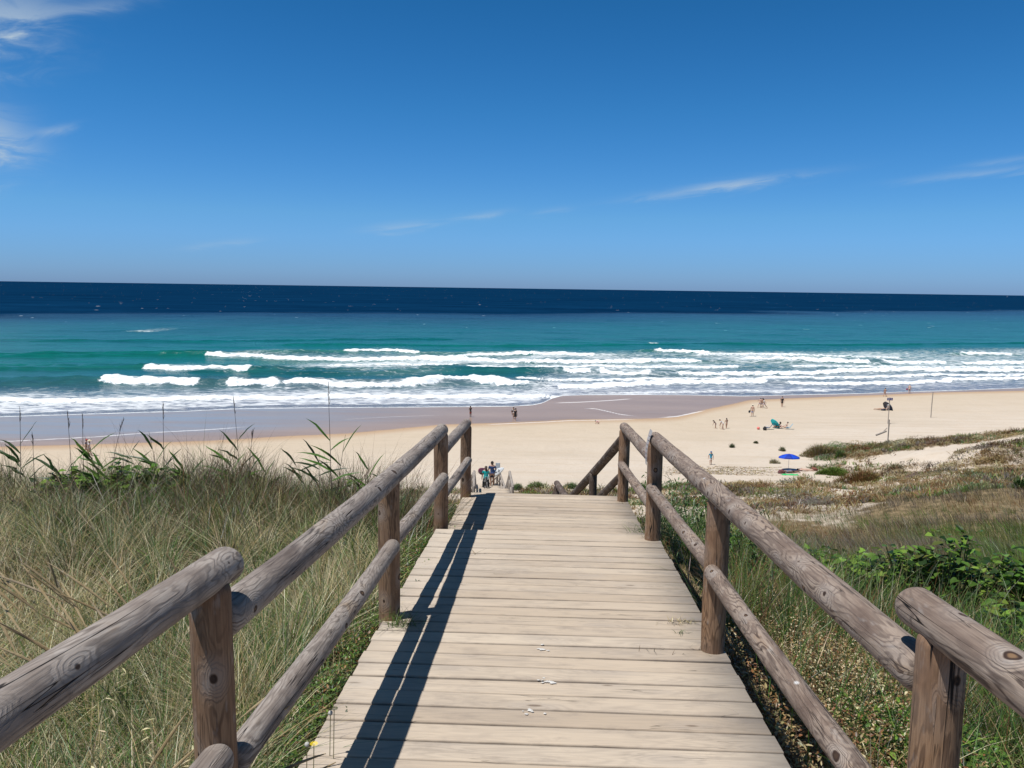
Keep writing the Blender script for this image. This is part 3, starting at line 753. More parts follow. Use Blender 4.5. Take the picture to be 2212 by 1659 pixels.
# --- first stairs behind the near deck, then a landing and the long flight
st = empty('wooden_stairs', (0, 0, 0), 0, 'wooden stairs dropping away just beyond the far end of the near deck', 'stairs')
s0 = UW(UC, 8.80, deckB(8.78) - .0); s1 = Vector((-.02, 11.75, -4.03))
stairs(st, s0, s1, 1.75, 9)
run(st, 'landing', s1 + Vector((0, .02, 0)), Vector((-.13, 13.75, -4.16)), 1.75, 21, under=False)
s2 = Vector((-.13, 13.77, -4.16)); s3 = Vector((-.45, 22, -8.0)); s4 = Vector((-.80, 36.9, -10.62))
stairs(st, s2, s3, 1.75, 24); stairs(st, s3 + Vector((0, .02, 0)), s4, 1.75, 22)
# railing of the stairs
posts = []; spans = []; lows = []
a = Vector((1.235, 8.58, -1.64)); b = Vector((.86, 11.75, -3.24))
spans.append((a, b)); lows.append((a + Vector((0, .02, -.42)), b + Vector((0, 0, -.42))))
posts.append(((1.068, 10.0, -3.2), -2.36)); posts.append(((.87, 11.8, -4.1), -3.20))
c0 = Vector((.90, 11.9, -3.26)); c1 = Vector((.805, 13.45, -3.37)); spans.append((c0, c1)); lows.append((c0 + Vector((0, 0, -.42)), c1 + Vector((0, 0, -.42))))
posts.append(((.80, 13.35, -4.2), -3.40))
c2 = c1 + Vector((0, .1, -.18)); c3 = Vector((.42, 21.6, -7.45)); spans.append((c2, c3)); lows.append((c2 + Vector((0, 0, -.42)), c3 + Vector((0, 0, -.42))))
for f_ in (.35, .7, 1.0):
    q = c2.lerp(c3, f_); posts.append(((q.x, q.y, q.z - .85), q.z))
railing('log_railing', 'dark brown log railing slanting down left beside the first stairs', 'log railings of the stairs', posts, spans, lows, m_dark, m_dark, .052)

# --- the lower walkway
lw = empty('lower_walkway', (0, 0, 0), 0, 'pale sandy lower walkway and stairs ending on the beach, where the couple walk', 'walkway')
run(lw, 'deck', Vector((-.83, 37.0, -10.42)), Vector((-.99, 40.6, -10.52)), 1.85, 31, under=True)
stairs(lw, Vector((-.99, 40.62, -10.52)), Vector((-1.32, 50.3, -13.88)), 1.85, 20)
run(lw, 'deck', Vector((-1.32, 50.32, -13.88)), Vector((-1.75, 55.4, -14.05)), 1.95, 32)
stairs(lw, Vector((-1.75, 55.42, -14.05)), Vector((-2.75, 63.5, -16.95)), 1.9, 16)
def lowrail(side, label):
    posts = []; spans = []; lows = []
    def add(p, q, n, e=.86):
        p = Vector(p); q = Vector(q)
        up = Vector((0, 0, e))
        spans.append((p + up, q + up)); lows.append((p + up * .5, q + up * .5))
        for i in range(n):
            r_ = p.lerp(q, i / (n - 1) if n > 1 else .5); posts.append((r_, r_.z + e + .02))
    s = .93 if side else -.93
    add((-.83 + s, 37.0, -10.42), (-.99 + s, 40.5, -10.52), 3, .95)
    add((-.99 + s, 40.6, -10.6), (-1.32 + s * 1.05, 50.2, -13.9), 5)
    add((-1.32 + s * 1.05, 50.4, -13.9), (-1.75 + s * 1.05, 55.3, -14.06), 3)
    add((-1.75 + s * 1.05, 55.4, -14.15), (-2.75 + s, 63.3, -16.95), 5)
    railing('log_railing', label, 'log railings of the lower walkway', posts, spans, lows, m_pale, m_pale, .065, .06, .05)
lowrail(0, 'bleached log railing on the left of the lower walkway'); lowrail(1, 'bleached log railing on the right of the lower walkway by the white board')

# ------------------------------------------------------------------ vegetation
def leaf_mat(name, trans=.35, rough=.42, spec=.5):
    m, t = mat_new(name)
    c = attr(t, 'Col').outputs['Color']
    n = t.noise(t.node('ShaderNodeNewGeometry').outputs['Position'], 9, 2, .5)
    c = t.mix(t.mapr(n, .3, .7, 0, .3), c, t.mix(1.0, c, (.62, .66, .55), 'MULTIPLY'))
    a = pbr(t, c, rough, None, spec)
    b = t.node('ShaderNodeBsdfTranslucent', ins={'Color': c}).outputs[0]
    x = t.node('ShaderNodeMixShader', ins={0: trans, 1: a, 2: b}).outputs[0]
    finish(t, x); return m
m_grass = leaf_mat('grass blades'); m_leaf = leaf_mat('leaves', .3, .4, .4)
G = dict(green=(.095, .185, .030), blue=(.11, .19, .075), dark=(.028, .060, .014), olive=(.145, .165, .040), straw=(.46, .36, .17), pale=(.66, .57, .36),
         brown=(.15, .085, .045), rust=(.24, .11, .045), grey=(.27, .225, .185), lime=(.20, .32, .05), ochre=(.34, .21, .09), stem=(.10, .06, .035))
def pal(n, names, w_, r, var=.42):
    a = np.array([G[k] for k in names]); w_ = np.array(w_, float); w_ /= w_.sum()
    c = a[r.choice(len(names), n, p=w_)]
    return np.clip(c * (1 + r.uniform(-var, var, (n, 1))) * (1 + r.uniform(-.08, .08, (n, 3))), 0, 1)

def blade_arrays(P, H, W, yaw, lean, bend, col, r):
    n = len(P); ts = np.array([0, .4, .75, 1.0])
    d = np.stack([np.cos(yaw), np.sin(yaw)], 1)
    wa = yaw + math.pi / 2 + r.uniform(-.9, .9, n); wd = np.stack([np.cos(wa), np.sin(wa)], 1)
    V = np.zeros((n, 7, 3), np.float32)
    for i, tt in enumerate(ts):
        off = (lean * tt + bend * tt * tt) * H
        zz = H * tt * (1 - .35 * (lean + bend * tt) ** 2 * .6)
        c = P.copy(); c[:, 0] += d[:, 0] * off; c[:, 1] += d[:, 1] * off; c[:, 2] += zz
        if i < 3:
            k = W * (1, .85, .5)[i] * .5
            V[:, 2 * i] = c; V[:, 2 * i + 1] = c
            V[:, 2 * i, :2] -= wd * k[:, None]; V[:, 2 * i + 1, :2] += wd * k[:, None]
        else: V[:, 6] = c
    b = (np.arange(n) * 7)[:, None]
    Q = np.concatenate([b + np.array([[0, 1, 3, 2]]), b + np.array([[2, 3, 5, 4]])])
    T = b + np.array([[4, 5, 6]])
    return V.reshape(-1, 3), Q, T, np.repeat(col, 7, 0)
class Batch:
    def __init__(s): s.V = []; s.Q = []; s.T = []; s.C = []; s.n = 0
    def add(s, V, Q, T, Cc):
        s.V.append(V); s.C.append(Cc)
        if Q is not None: s.Q.append(Q + s.n)
        if T is not None: s.T.append(T + s.n)
        s.n += len(V)
    def blades(s, *a): s.add(*blade_arrays(*a))
    def build(s, name, mat, parent=None):
        me = np_mesh(name, np.concatenate(s.V), np.concatenate(s.Q) if s.Q else None, np.concatenate(s.T) if s.T else None, cols=np.concatenate(s.C))
        return link(name, me, mat, parent)
def leaves(Pc, L, Wd, nrm_up, col, r, fold=.25):
    """pointed leaves, four facets each, folded on the midrib"""
    n = len(Pc)
    az_ = r.uniform(0, 2 * math.pi, n); pit = r.uniform(-.5, .9, n) * nrm_up
    d = np.stack([np.cos(az_) * np.cos(pit), np.sin(az_) * np.cos(pit), np.sin(pit)], 1)
    s_ = np.stack([-np.sin(az_), np.cos(az_), r.uniform(-.5, .5, n)], 1); s_ /= np.linalg.norm(s_, axis=1)[:, None]
    u = np.cross(d, s_)
    L = np.asarray(L)[:, None]; Wd = np.asarray(Wd)[:, None]
    V = np.stack([Pc, Pc + d * L * .35 + s_ * Wd * .5 + u * fold * Wd * .5, Pc + d * L * .5, Pc + d * L * .35 - s_ * Wd * .5 + u * fold * Wd * .5,
                  Pc + d * L * .75 + s_ * Wd * .32 + u * fold * Wd * .3 - u * L * .06, Pc + d * L - u * L * .15, Pc + d * L * .75 - s_ * Wd * .32 + u * fold * Wd * .3 - u * L * .06], 1)
    b = (np.arange(n) * 7)[:, None]
    Q = np.concatenate([b + np.array([[0, 1, 4, 2]]), b + np.array([[0, 2, 6, 3]])])
    T = np.concatenate([b + np.array([[2, 4, 5]]), b + np.array([[2, 5, 6]])])
    return V.reshape(-1, 3), Q, T, np.repeat(col, 7, 0)
def ground_pts(x, y, dz=-.02): return np.stack([x, y, terrain(x, y) + dz], 1)
def ucoord(x, y): return x - PSI * y

def field(r, n, x0, x1, y0, y1, k=1.0):
    """scatter points, thinner with distance"""
    q = r.random(n)
    if abs(k - 1) < 1e-6: y = y0 * (y1 / y0) ** q
    else: y = (y0 ** (1 - k) + q * (y1 ** (1 - k) - y0 ** (1 - k))) ** (1 / (1 - k))
    lo = x0 if not callable(x0) else x0(y); hi = x1 if not callable(x1) else x1(y)
    return lo + (hi - lo) * r.random(n), y

# --- left bank
r = np.random.default_rng(101)
B = Batch()
kw0 = None
def crest(t_): return np.where(t_ < 0, np.interp(t_, [-.75, -.62, -.52, -.38, -.31, -.265, -.20, -.10], [.5, .55, 1.05, 1.1, .95, .62, 1.15, 1.2]), 1.0)
def leftgrass(n, y0, y1, H, W, names, wts, lean, bend, yawc, yaws, k=1.0, maskf=None, xl=lambda y: -.75 * y - 1.6, xr=lambda y: -.98 + PSI * y):
    x, y = field(r, n, xl, xr, y0, y1, k)
    if maskf is not None:
        m = maskf(x, y) > r.random(n); x, y = x[m], y[m]
    n = len(x)
    P = ground_pts(x, y)
    h = H * r.uniform(.55, 1.25, n) * (.55 + .9 * fbm(x * .9, y * .9, 7))
    if y0 >= 5 and xl is not kw0: h = h * crest(x / y)
    wv = W * r.uniform(.7, 1.3, n)
    B.blades(P, h, wv, r.normal(yawc, yaws, n), lean * r.uniform(.3, 1.5, n), bend * r.uniform(.2, 1.6, n), pal(n, names, wts, r), r)
pa = lambda x, y: fbm(x * .55, y * .55, 301, 3)
leftgrass(17000, .9, 9.2, .24, .0045, ['green', 'blue', 'olive', 'straw', 'pale', 'lime'], [3, 3, 2, 2.5, 1.4, .5], .35, .5, 1.2, 2.0)
leftgrass(15000, .9, 9.2, .22, .0036, ['straw', 'pale', 'grey', 'ochre', 'brown'], [4, 3.5, 2, 1.2, 1.2], .5, .7, 2.4, 2.0, maskf=lambda x, y: sst(.38, .58, pa(x, y)))
leftgrass(15000, .9, 9.2, .32, .0042, ['blue', 'green', 'lime', 'pale'], [4, 3, 1, 1.2], .35, .5, 2.6, .9, maskf=lambda x, y: sst(.58, .40, pa(x, y)))
leftgrass(13000, 1.2, 9.0, .10, .006, ['brown', 'rust', 'olive', 'straw', 'dark', 'ochre'], [2, 1.2, 2, 3, 3, 1], .7, .7, 1.0, 3.0)
leftgrass(12000, .9, 8.0, .27, .0028, ['pale', 'straw', 'pale', 'grey'], [3, 2, 2, 1], .8, .7, 2.2, 3.0)
leftgrass(4000, 1.0, 3.4, .42, .0045, ['blue', 'green', 'olive', 'straw'], [3, 3, 2, 2], .45, .6, 2.9, .45, k=1.6)
def tussocks(B, r, n, per, xl, xr, y0, y1, k, H, W, sets, fan=.75, spread=.05, mask=None):
    cx, cy = field(r, n, xl, xr, y0, y1, k)
    if mask is not None: m = mask(cx, cy) > r.random(n); cx, cy = cx[m], cy[m]
    n = len(cx)
    a = r.uniform(0, 2 * math.pi, n * per); q = np.sqrt(r.random(n * per))
    x = np.repeat(cx, per) + spread * q * np.cos(a); y = np.repeat(cy, per) + spread * q * np.sin(a)
    hh = np.repeat(H * r.uniform(.6, 1.35, n), per) * r.uniform(.55, 1.15, n * per)
    col = np.zeros((n * per, 3)); w_ = r.integers(0, len(sets), n)
    for i, (nm, wt) in enumerate(sets):
        m = np.repeat(w_ == i, per); col[m] = pal(int(m.sum()), nm, wt, r)
    col = np.clip(col * np.repeat(r.uniform(.6, 1.35, n), per)[:, None], 0, 1)
    wind = np.repeat(r.normal(2.6, .8, n), per); dx = np.cos(a) * q * fan + .25 * np.cos(wind); dy = np.sin(a) * q * fan + .25 * np.sin(wind)
    L = np.hypot(dx, dy)
    B.blades(ground_pts(x, y), hh, np.full(n * per, W) * r.uniform(.6, 1.3, n * per), np.arctan2(dy, dx), L * .5, L * r.uniform(.4, 1.4, n * per), col, r)
XL = lambda y: -.75 * y - 1.2; XR = lambda y: -1.12 + PSI * y
tussocks(B, r, 950, 66, XL, XR, 1.0, 9.0, .8, .38, .0038, [(['green', 'blue', 'lime', 'pale'], [4, 4, 1, 1.5]), (['pale', 'straw', 'grey'], [4, 3, 1]), (['pale', 'ochre', 'straw', 'brown'], [4, 1, 3, 1]), (['pale', 'straw'], [3, 2]), (['blue', 'pale', 'straw', 'olive'], [3, 3, 2, 2]), (['olive', 'green', 'dark', 'straw'], [2, 3, 2, 1]), (['pale', 'straw', 'green'], [3, 3, 2])], 1.0)
tussocks(B, r, 90, 60, XL, XR, 6.0, 8.8, -1, .48, .0042, [(['green', 'dark', 'blue', 'brown'], [3, 3, 2, 1]), (['brown', 'stem', 'grey', 'olive'], [3, 2, 2, 2])], .8, .08)
B.build('grass', m_grass); tag(bpy.data.objects['grass'], 'mixed green and straw coloured dune grass covering the bank left of the boardwalk', 'grass', kind='stuff')
# crest of the left bank: dark wiry stems and rushes against the beach
B = Batch()
tall = lambda x, y: sst(.40, .62, fbm(x * .75, y * .3, 77, 3))
leftgrass(10000, 6.4, 9.2, .40, .0055, ['brown', 'stem', 'dark', 'olive', 'grey', 'green', 'straw'], [1.6, 1.2, 3.2, 2.4, 1.2, 3.6, 1.0], .45, .4, .9, 2.2, k=-1.0)
leftgrass(2400, 7.0, 9.0, .66, .0038, ['brown', 'stem', 'grey', 'olive'], [2.5, 2.6, 2.5, 2], .40, .35, 1.2, 2.0, k=-1.0, maskf=lambda x, y: .12 + .88 * tall(x, y))
leftgrass(2600, 6.8, 8.8, .52, .0045, ['stem', 'brown', 'rust', 'dark', 'grey'], [3, 3, 1, 2.0, 1], .35, .35, .6, 2.0, k=-1.0, maskf=lambda x, y: .2 + .8 * tall(x + 3, y), xl=lambda y: y * 0 - 3.4)
leftgrass(1500, 5.6, 8.6, .36, .009, ['green', 'blue', 'dark', 'olive'], [3, 2, 3, 1], .4, .5, 2.6, 1.4, k=-1.0, maskf=lambda x, y: 1 - tall(x, y))
leftgrass(5000, 4.2, 8.6, .30, .0036, ['pale', 'straw', 'grey'], [3, 2, 2], .7, .6, 2.0, 3.0, k=-.5)
B.build('wiry_grass', m_grass); tag(bpy.data.objects['wiry_grass'], 'dark wiry brown stems along the crest of the left bank against the beach', 'grass', kind='stuff')
# creeping green mat along the left edge of the deck
r = np.random.default_rng(202)
def mat_along(name, label, n, u0, u1, v0, v1, names, wts, size=.022, hz=.09, ufun=None, seed=5):
    r = np.random.default_rng(seed)
    v = r.uniform(v0, v1, n); e = r.random(n) ** 1.4; u = u0 + (u1 - u0) * e
    clump = fbm(v * 1.6, u * 3, seed, 3); m = (clump > .33) & (r.random(n) < 1.2 - e * .5)
    u, v = u[m], v[m]; n = len(u)
    x = u + PSI * v; y = v
    z = terrain(x, y) + r.random(n) * hz + .02
    top = np.where(v < 6.3, deckA(v), deckB(v)) + .02
    z = np.maximum(z, top - .16 + r.random(n) * .14 * sst(u1, u0, u)); okk = ~((np.abs(u) < .93) & (fbm(v * 5, u * 0, seed + 4) < .55)); x, y, z, u = x[okk], y[okk], z[okk], u[okk]; n = len(x)
    Bq = Batch(); Bq.add(*leaves(np.stack([x, y, z], 1), size * r.uniform(.6, 1.5, n), size * .5 * r.uniform(.6, 1.3, n), 1.0, pal(n, names, wts, r, .35), r))
    o = Bq.build(name, m_leaf); tag(o, label, 'ground cover', kind='stuff'); return o
mat_along('creeping_plant', 'low creeping green plant growing against the left edge of the near deck', 26000, -.80, -1.22, 2.2, 8.5, ['green', 'lime', 'olive', 'dark', 'ochre', 'rust'], [4, 1.3, 2, 3, .8, .5], .020, .12)
mat_along('dry_leaves', 'rust brown dry leaves and straw lying along the right edge of the near deck', 9500, .98, 1.85, .8, 4.5, ['rust', 'ochre', 'straw', 'brown', 'pale'], [2.6, 2.0, 3, 2.6, 1], .024, .05, seed=8)

# --- right side near
r = np.random.default_rng(303); B = Batch()
kw = dict(xl=lambda y: 1.02 + PSI * y, xr=lambda y: .78 * y + 1.4)
leftgrass(13000, .9, 9.5, .30, .005, ['green', 'dark', 'olive', 'lime', 'straw'], [4, 3, 2, .7, 1.2], .35, .5, .5, 2.0, maskf=lambda x, y: (.25 + .75 * sst(1.5, 3.2, y)) * (1 - .75 * sst(5.0, 4.2, y) * sst(2.5, 2.0, x)), **kw)
leftgrass(12000, .9, 9.5, .15, .005, ['straw', 'pale', 'ochre', 'brown', 'olive', 'rust'], [3, 2.5, 2, 1.5, 1.5, .7], .7, .7, .5, 3.0, **kw)
leftgrass(8000, 2.8, 8.5, .50, .0045, ['green', 'dark', 'olive', 'rust', 'blue'], [4, 4, 2, .8, 1], .35, .3, .3, 1.2, maskf=lambda x, y: sst(.40, .55, fbm(x * .7, y * .7, 55)) * (1 - .75 * sst(5.0, 4.2, y) * sst(2.5, 2.0, x)), **kw)
leftgrass(5000, 2.4, 9.8, .38, .005, ['brown', 'rust', 'grey', 'ochre', 'pale'], [3, 2, 2, 2, 1.5], .35, .3, .3, 1.6, maskf=lambda x, y: sst(.44, .58, fbm(x * .6, y * .6, 99)), **kw)
leftgrass(22000, .9, 5.2, .10, .0042, ['pale', 'straw', 'ochre', 'olive', 'rust'], [3, 3, 2.4, .8, 1.2], .7, .7, .5, 3.0, k=1.4, **kw)
drym = lambda x, y: 1 - .80 * sst(5.0, 4.2, y) * sst(2.5, 2.0, x)
XR2 = lambda y: .75 * y + 1.2; XL2 = lambda y: 1.12 + PSI * y
tussocks(B, r, 420, 60, XL2, XR2, 1.6, 9.6, .8, .40, .0040, [(['green', 'dark', 'lime', 'olive'], [4, 3, 1, 1]), (['dark', 'green', 'rust'], [3, 4, .6]), (['olive', 'brown', 'ochre', 'green'], [2, 2, 1.5, 2]), (['green', 'straw', 'pale'], [3, 1.5, 1])], .9, .06, mask=drym)
B.build('meadow_grass', m_grass); tag(bpy.data.objects['meadow_grass'], 'tangled green and straw coloured grass growing right of the boardwalk', 'grass', kind='stuff')
# dried flower heads (tiny pale bells) and leafy weeds on the right
r = np.random.default_rng(304); B = Batch()
for cx_, cy_, sx_, sy_, n, nm, wt, sz, hz in ((1.80, 3.85, .26, .45, 4000, ['pale', 'ochre', 'straw', 'brown'], [4, 2, 3, 1], .011, .17), (1.7, 3.7, .15, .5, 1500, ['pale', 'ochre', 'rust'], [3, 2, 1], .012, .28), (2.6, 2.6, .35, .4, 2500, ['ochre', 'pale', 'rust'], [2, 2, 2], .012, .16),
                                       (1.95, 3.35, .17, .16, 2200, ['green', 'lime', 'dark'], [4, 2, 1.5], .030, .13), (3.0, 2.3, .2, .2, 1200, ['green', 'lime', 'dark'], [4, 2, 1.5], .028, .12), (1.65, 2.6, .1, .2, 300, ['green', 'lime'], [2, 1], .025, .06)):
    x = r.normal(cx_, sx_, n); y = r.normal(cy_, sy_, n)
    m = ucoord(x, y) > 1.02; x, y = x[m], y[m]; n = len(x)
    B.add(*leaves(np.stack([x, y, terrain(x, y) + r.random(n) * hz + .02], 1), sz * r.uniform(.6, 1.5, n), sz * .7 * r.uniform(.6, 1.2, n), 1.0, pal(n, nm, wt, r, .3), r))
B.build('low_weeds', m_leaf); tag(bpy.data.objects['low_weeds'], 'pale dried seed heads and small green weeds right of the near deck', 'weeds', kind='stuff')
# leafy upright weeds beyond the third right post
r = np.random.default_rng(305); B = Batch()
n = 170; x = np.concatenate([r.uniform(1.62, 2.9, 110), r.uniform(1.5, 2.1, 60)]); y = np.concatenate([r.uniform(8.0, 9.8, 110), r.uniform(5.8, 8.2, 60)])
x = np.where(ucoord(x, y) < 1.05, x + .4, x)
for i in range(n):
    h = r.uniform(.30, .62) * (1.25 if y[i] > 8 else .9); z0 = float(terrain(x[i], y[i])); k = 34
    tt = r.random(k) ** .8
    pc_ = np.stack([x[i] + tt * h * .15 * r.normal() + r.normal(0, .02, k), y[i] + r.normal(0, .02, k), z0 + tt * h], 1)
    B.add(*leaves(pc_, .07 * r.uniform(.6, 1.3, k), .014 * r.uniform(.7, 1.4, k), 1.4, pal(k, ['green', 'blue', 'dark', 'olive'], [3, 3, 3, 1], r, .3), r))
B.build('leafy_weeds', m_leaf); tag(bpy.data.objects['leafy_weeds'], 'dense upright green leafy weeds right of the third and fourth rail posts', 'weeds', kind='stuff')

# --- broad leaved shrubs on the right
r = np.random.default_rng(306)
m_stem, t = mat_new('plant stems'); finish(t, pbr(t, t.ramp(t.noise(t.node('ShaderNodeTexCoord').outputs['Object'], 20), [(.3, (.09, .07, .035)), (.7, (.17, .14, .07))]), .8))
def broad(cx_, cy_, rx, ry, hh, n, label, group='broad leaved shrubs on the right slope'):
    z0 = float(terrain(cx_, cy_))
    o = empty('broadleaf_shrub', (cx_, cy_, z0), 0, label, 'shrub', group)
    bm = bmesh.new(); C_ = []
    n = int(n * 3.2)
    for i in range(n // 14):
        a = r.uniform(0, 6.28); q = math.sqrt(r.random()); ex, ey = rx * q * math.cos(a), ry * q * math.sin(a); ez = hh * (1.05 - .55 * q * q) * r.uniform(.6, 1.1)
        add_tube(bm, [(ex * .45, ey * .45, -.1), (ex * .8, ey * .8, ez * .5), (ex, ey, ez)], [.009, .007, .004], 5)
        k = 14; s_ = r.random(k) ** .6
        C_.append(np.stack([ex * (.55 + .45 * s_) + r.normal(0, .055, k), ey * (.55 + .45 * s_) + r.normal(0, .055, k), ez * (.15 + .9 * s_) + r.normal(0, .02, k)], 1))
    bm_obj('stems', bm, m_stem, o)
    P = np.concatenate(C_); k = len(P); Bq = Batch()
    c = pal(k, ['green', 'lime', 'dark', 'olive'], [3, 2.6, 2, .6], r, .3)
    Bq.add(*leaves(P, .092 * r.uniform(.5, 1.4, k), .070 * r.uniform(.6, 1.3, k), .7, c, r, .3)); Bq.build('foliage', m_leaf, o)
broad(4.05, 7.1, .85, .45, .66, 420, 'broad leaved green shrub with a raised leafy tip on the right slope')
broad(5.25, 6.9, .7, .6, .78, 560, 'largest broad leaved green shrub at the right edge of the picture')
broad(3.1, 7.3, .75, .4, .40, 300, 'low spreading broad leaved shrub nearest the railing on the right')
broad(4.4, 5.9, .9, .45, .42, 380, 'broad leaved shrub half sunk in grass in front of the other three')

broad(-4.0, 7.75, .95, .35, .34, 300, 'dark broad leaved shrub low on the crest of the left bank below the walkers', None)
broad(-1.75, 7.9, .5, .3, .30, 120, 'small dark leafy shrub on the left crest beside the railing', None)
# --- slope and dunes: tufts
r = np.random.default_rng(400)
def tufts(name, label, n, x0, x1, y0, y1, k, H, W, nb, palf, covf, cat='dune scrub', seed=1, maxlean=.6, yawc=None):
    r = np.random.default_rng(seed)
    x, y = field(r, n, x0, x1, y0, y1, k)
    m = covf(x, y) > .15 + .7 * r.random(n); m &= np.abs(ucoord(x, y) + np.where(y > 12, (y - 10) * .055, 0) - .04) > 1.15; x, y = x[m], y[m]; n = len(x)
    s = np.clip(y / 20, .75, 3.2) ** .8
    pcs = palf(x, y, r)
    X_ = np.repeat(x, nb) + r.normal(0, 1, n * nb) * .07 * np.repeat(s, nb); Y_ = np.repeat(y, nb) + r.normal(0, 1, n * nb) * .07 * np.repeat(s, nb)
    hs = np.repeat(H * s ** .35 * r.uniform(.5, 1.3, n) * (.5 + fbm(x * .5, y * .5, seed + 3)), nb) * r.uniform(.6, 1.2, n * nb)
    cc = np.repeat(pcs, nb, 0) * (1 + r.uniform(-.22, .22, (n * nb, 1)))
    yw_ = r.uniform(0, 6.28, n * nb) if yawc is None else r.normal(yawc, .6, n * nb)
    Bq = Batch(); Bq.blades(ground_pts(X_, Y_), hs, np.repeat(W * s, nb) * r.uniform(.6, 1.4, n * nb), yw_, r.uniform(.1, maxlean, n * nb), r.uniform(0, .5, n * nb), np.clip(cc, 0, 1), r)
    o = Bq.build(name, m_grass); tag(o, label, cat, kind='stuff'); return o
def patch_pal(x, y, r):
    n = len(x)
    a = fbm(x * .16, y * .16, 501, 3); b = fbm(x * .35, y * .35, 502, 3)
    c = pal(n, ['grey', 'straw', 'olive', 'brown', 'pale'], [5, 1.8, 1.6, 1.8, .6], r, .2)
    g = pal(n, ['olive', 'green', 'blue', 'lime', 'grey'], [4, 3, 2, 1, 1.2], r, .2) * 1.25
    s_ = pal(n, ['straw', 'pale', 'ochre', 'rust'], [3, 1, 3, .6], r, .2)
    u_ = pal(n, ['rust', 'brown', 'ochre', 'olive'], [2, 2, 2, 2], r, .2)
    far = sst(40, 55, y)
    out = np.where((a > .56 - .10 * far)[:, None], g, c)
    out = np.where(((b > .57) & (y > 25))[:, None], s_, out)
    out = np.where(((b < .41) & (y > 35))[:, None], u_, out)
    stripe = (y > 50) & (y < 66) & (x > 20 + (66 - y) * .2) & (fbm(x * .1, y * .3, 503) > .44)
    out = np.where(stripe[:, None], s_, out)
    return np.clip(out * np.where(y > 30, .82, .95)[:, None], 0, 1)
xr_ = lambda y: .80 * y + 3
tufts('slope_grass', 'dry greyish and olive grass tufts over the slope right of the stairs', 15000, lambda y: PSI * y + 1.1, xr_, 9.2, 34, 1.3, .34, .009, 8, patch_pal, lambda x, y: cover(x, y) + .25, 'dry grass', 11, .7, yawc=2.9)
tufts('dune_scrub', 'patchy olive, rust and straw scrub over the sandy foredunes', 34000, lambda y: -.30 * y, lambda y: .85 * y + 5, 34, 96, .2, .30, .030, 7, patch_pal, lambda x, y: cover(x, y) * (.45 + .75 * (fbm(x * .8, y * .8, 910, 3) > .44)), 'dune scrub', 12, 1.3)
def mounds():
    r = np.random.default_rng(4040)
    x, y = field(r, 2600, lambda y: -.12 * y, lambda y: .85 * y + 4, 36, 95, .0)
    cv_ = cover(x, y); ok = (cv_ > .22 + .25 * r.random(len(x))) & (np.abs(x - (.04 - (y - 10) * .055)) > 2.2) & ~((x < 26) & (y > 69)) & ((fbm(x * .12, y * .16, 777, 3) > .49) | (y > 80))
    x, y = x[ok], y[ok]; n = len(x); per = 170
    rx = r.uniform(.5, 1.9, n) * (.8 + .5 * fbm(x * .2, y * .2, 12)); hh = r.uniform(.16, .46, n) * (1 + .3 * (y > 80))
    a = r.uniform(0, 6.28, n * per); q = np.sqrt(r.random(n * per)); R_ = np.repeat(rx, per); wob = 1 + .28 * np.sin(3 * a + np.repeat(x, per)) + .15 * np.sin(7 * a + np.repeat(y, per))
    X_ = np.repeat(x, per) + R_ * q * np.cos(a) * wob; Y_ = np.repeat(y, per) + R_ * .75 * q * np.sin(a) * wob
    Z_ = terrain(X_, Y_) + np.repeat(hh, per) * (1 - q ** 2.4) * r.uniform(.6, 1.1, n * per)
    cc = np.repeat(patch_pal(x, y, r), per, 0) * (1 + r.uniform(-.3, .3, (n * per, 1)))
    Bq = Batch(); Bq.add(*leaves(np.stack([X_, Y_, Z_], 1), .15 * r.uniform(.6, 1.5, n * per), .055 * r.uniform(.7, 1.4, n * per), 1.3, np.clip(cc, 0, 1), r))
    o = Bq.build('dune_mounds', m_grass); tag(o, 'low rounded olive, rust and straw plant mounds over the foredunes', 'dune scrub', kind='stuff')
mounds()
def dk(x, y, r): return pal(len(x), ['olive', 'green', 'brown', 'blue'], [3, 2, 1.5, 1], r)
tufts('hillside_grass', 'olive and brown grass on the hidden slope left of the stairs', 5000, lambda y: -.8 * y - 3, lambda y: -1.4 + 0 * y, 9.3, 55, 1.3, .30, .02, 6, dk, lambda x, y: cover(x, y) + .3, 'dry grass', 13)
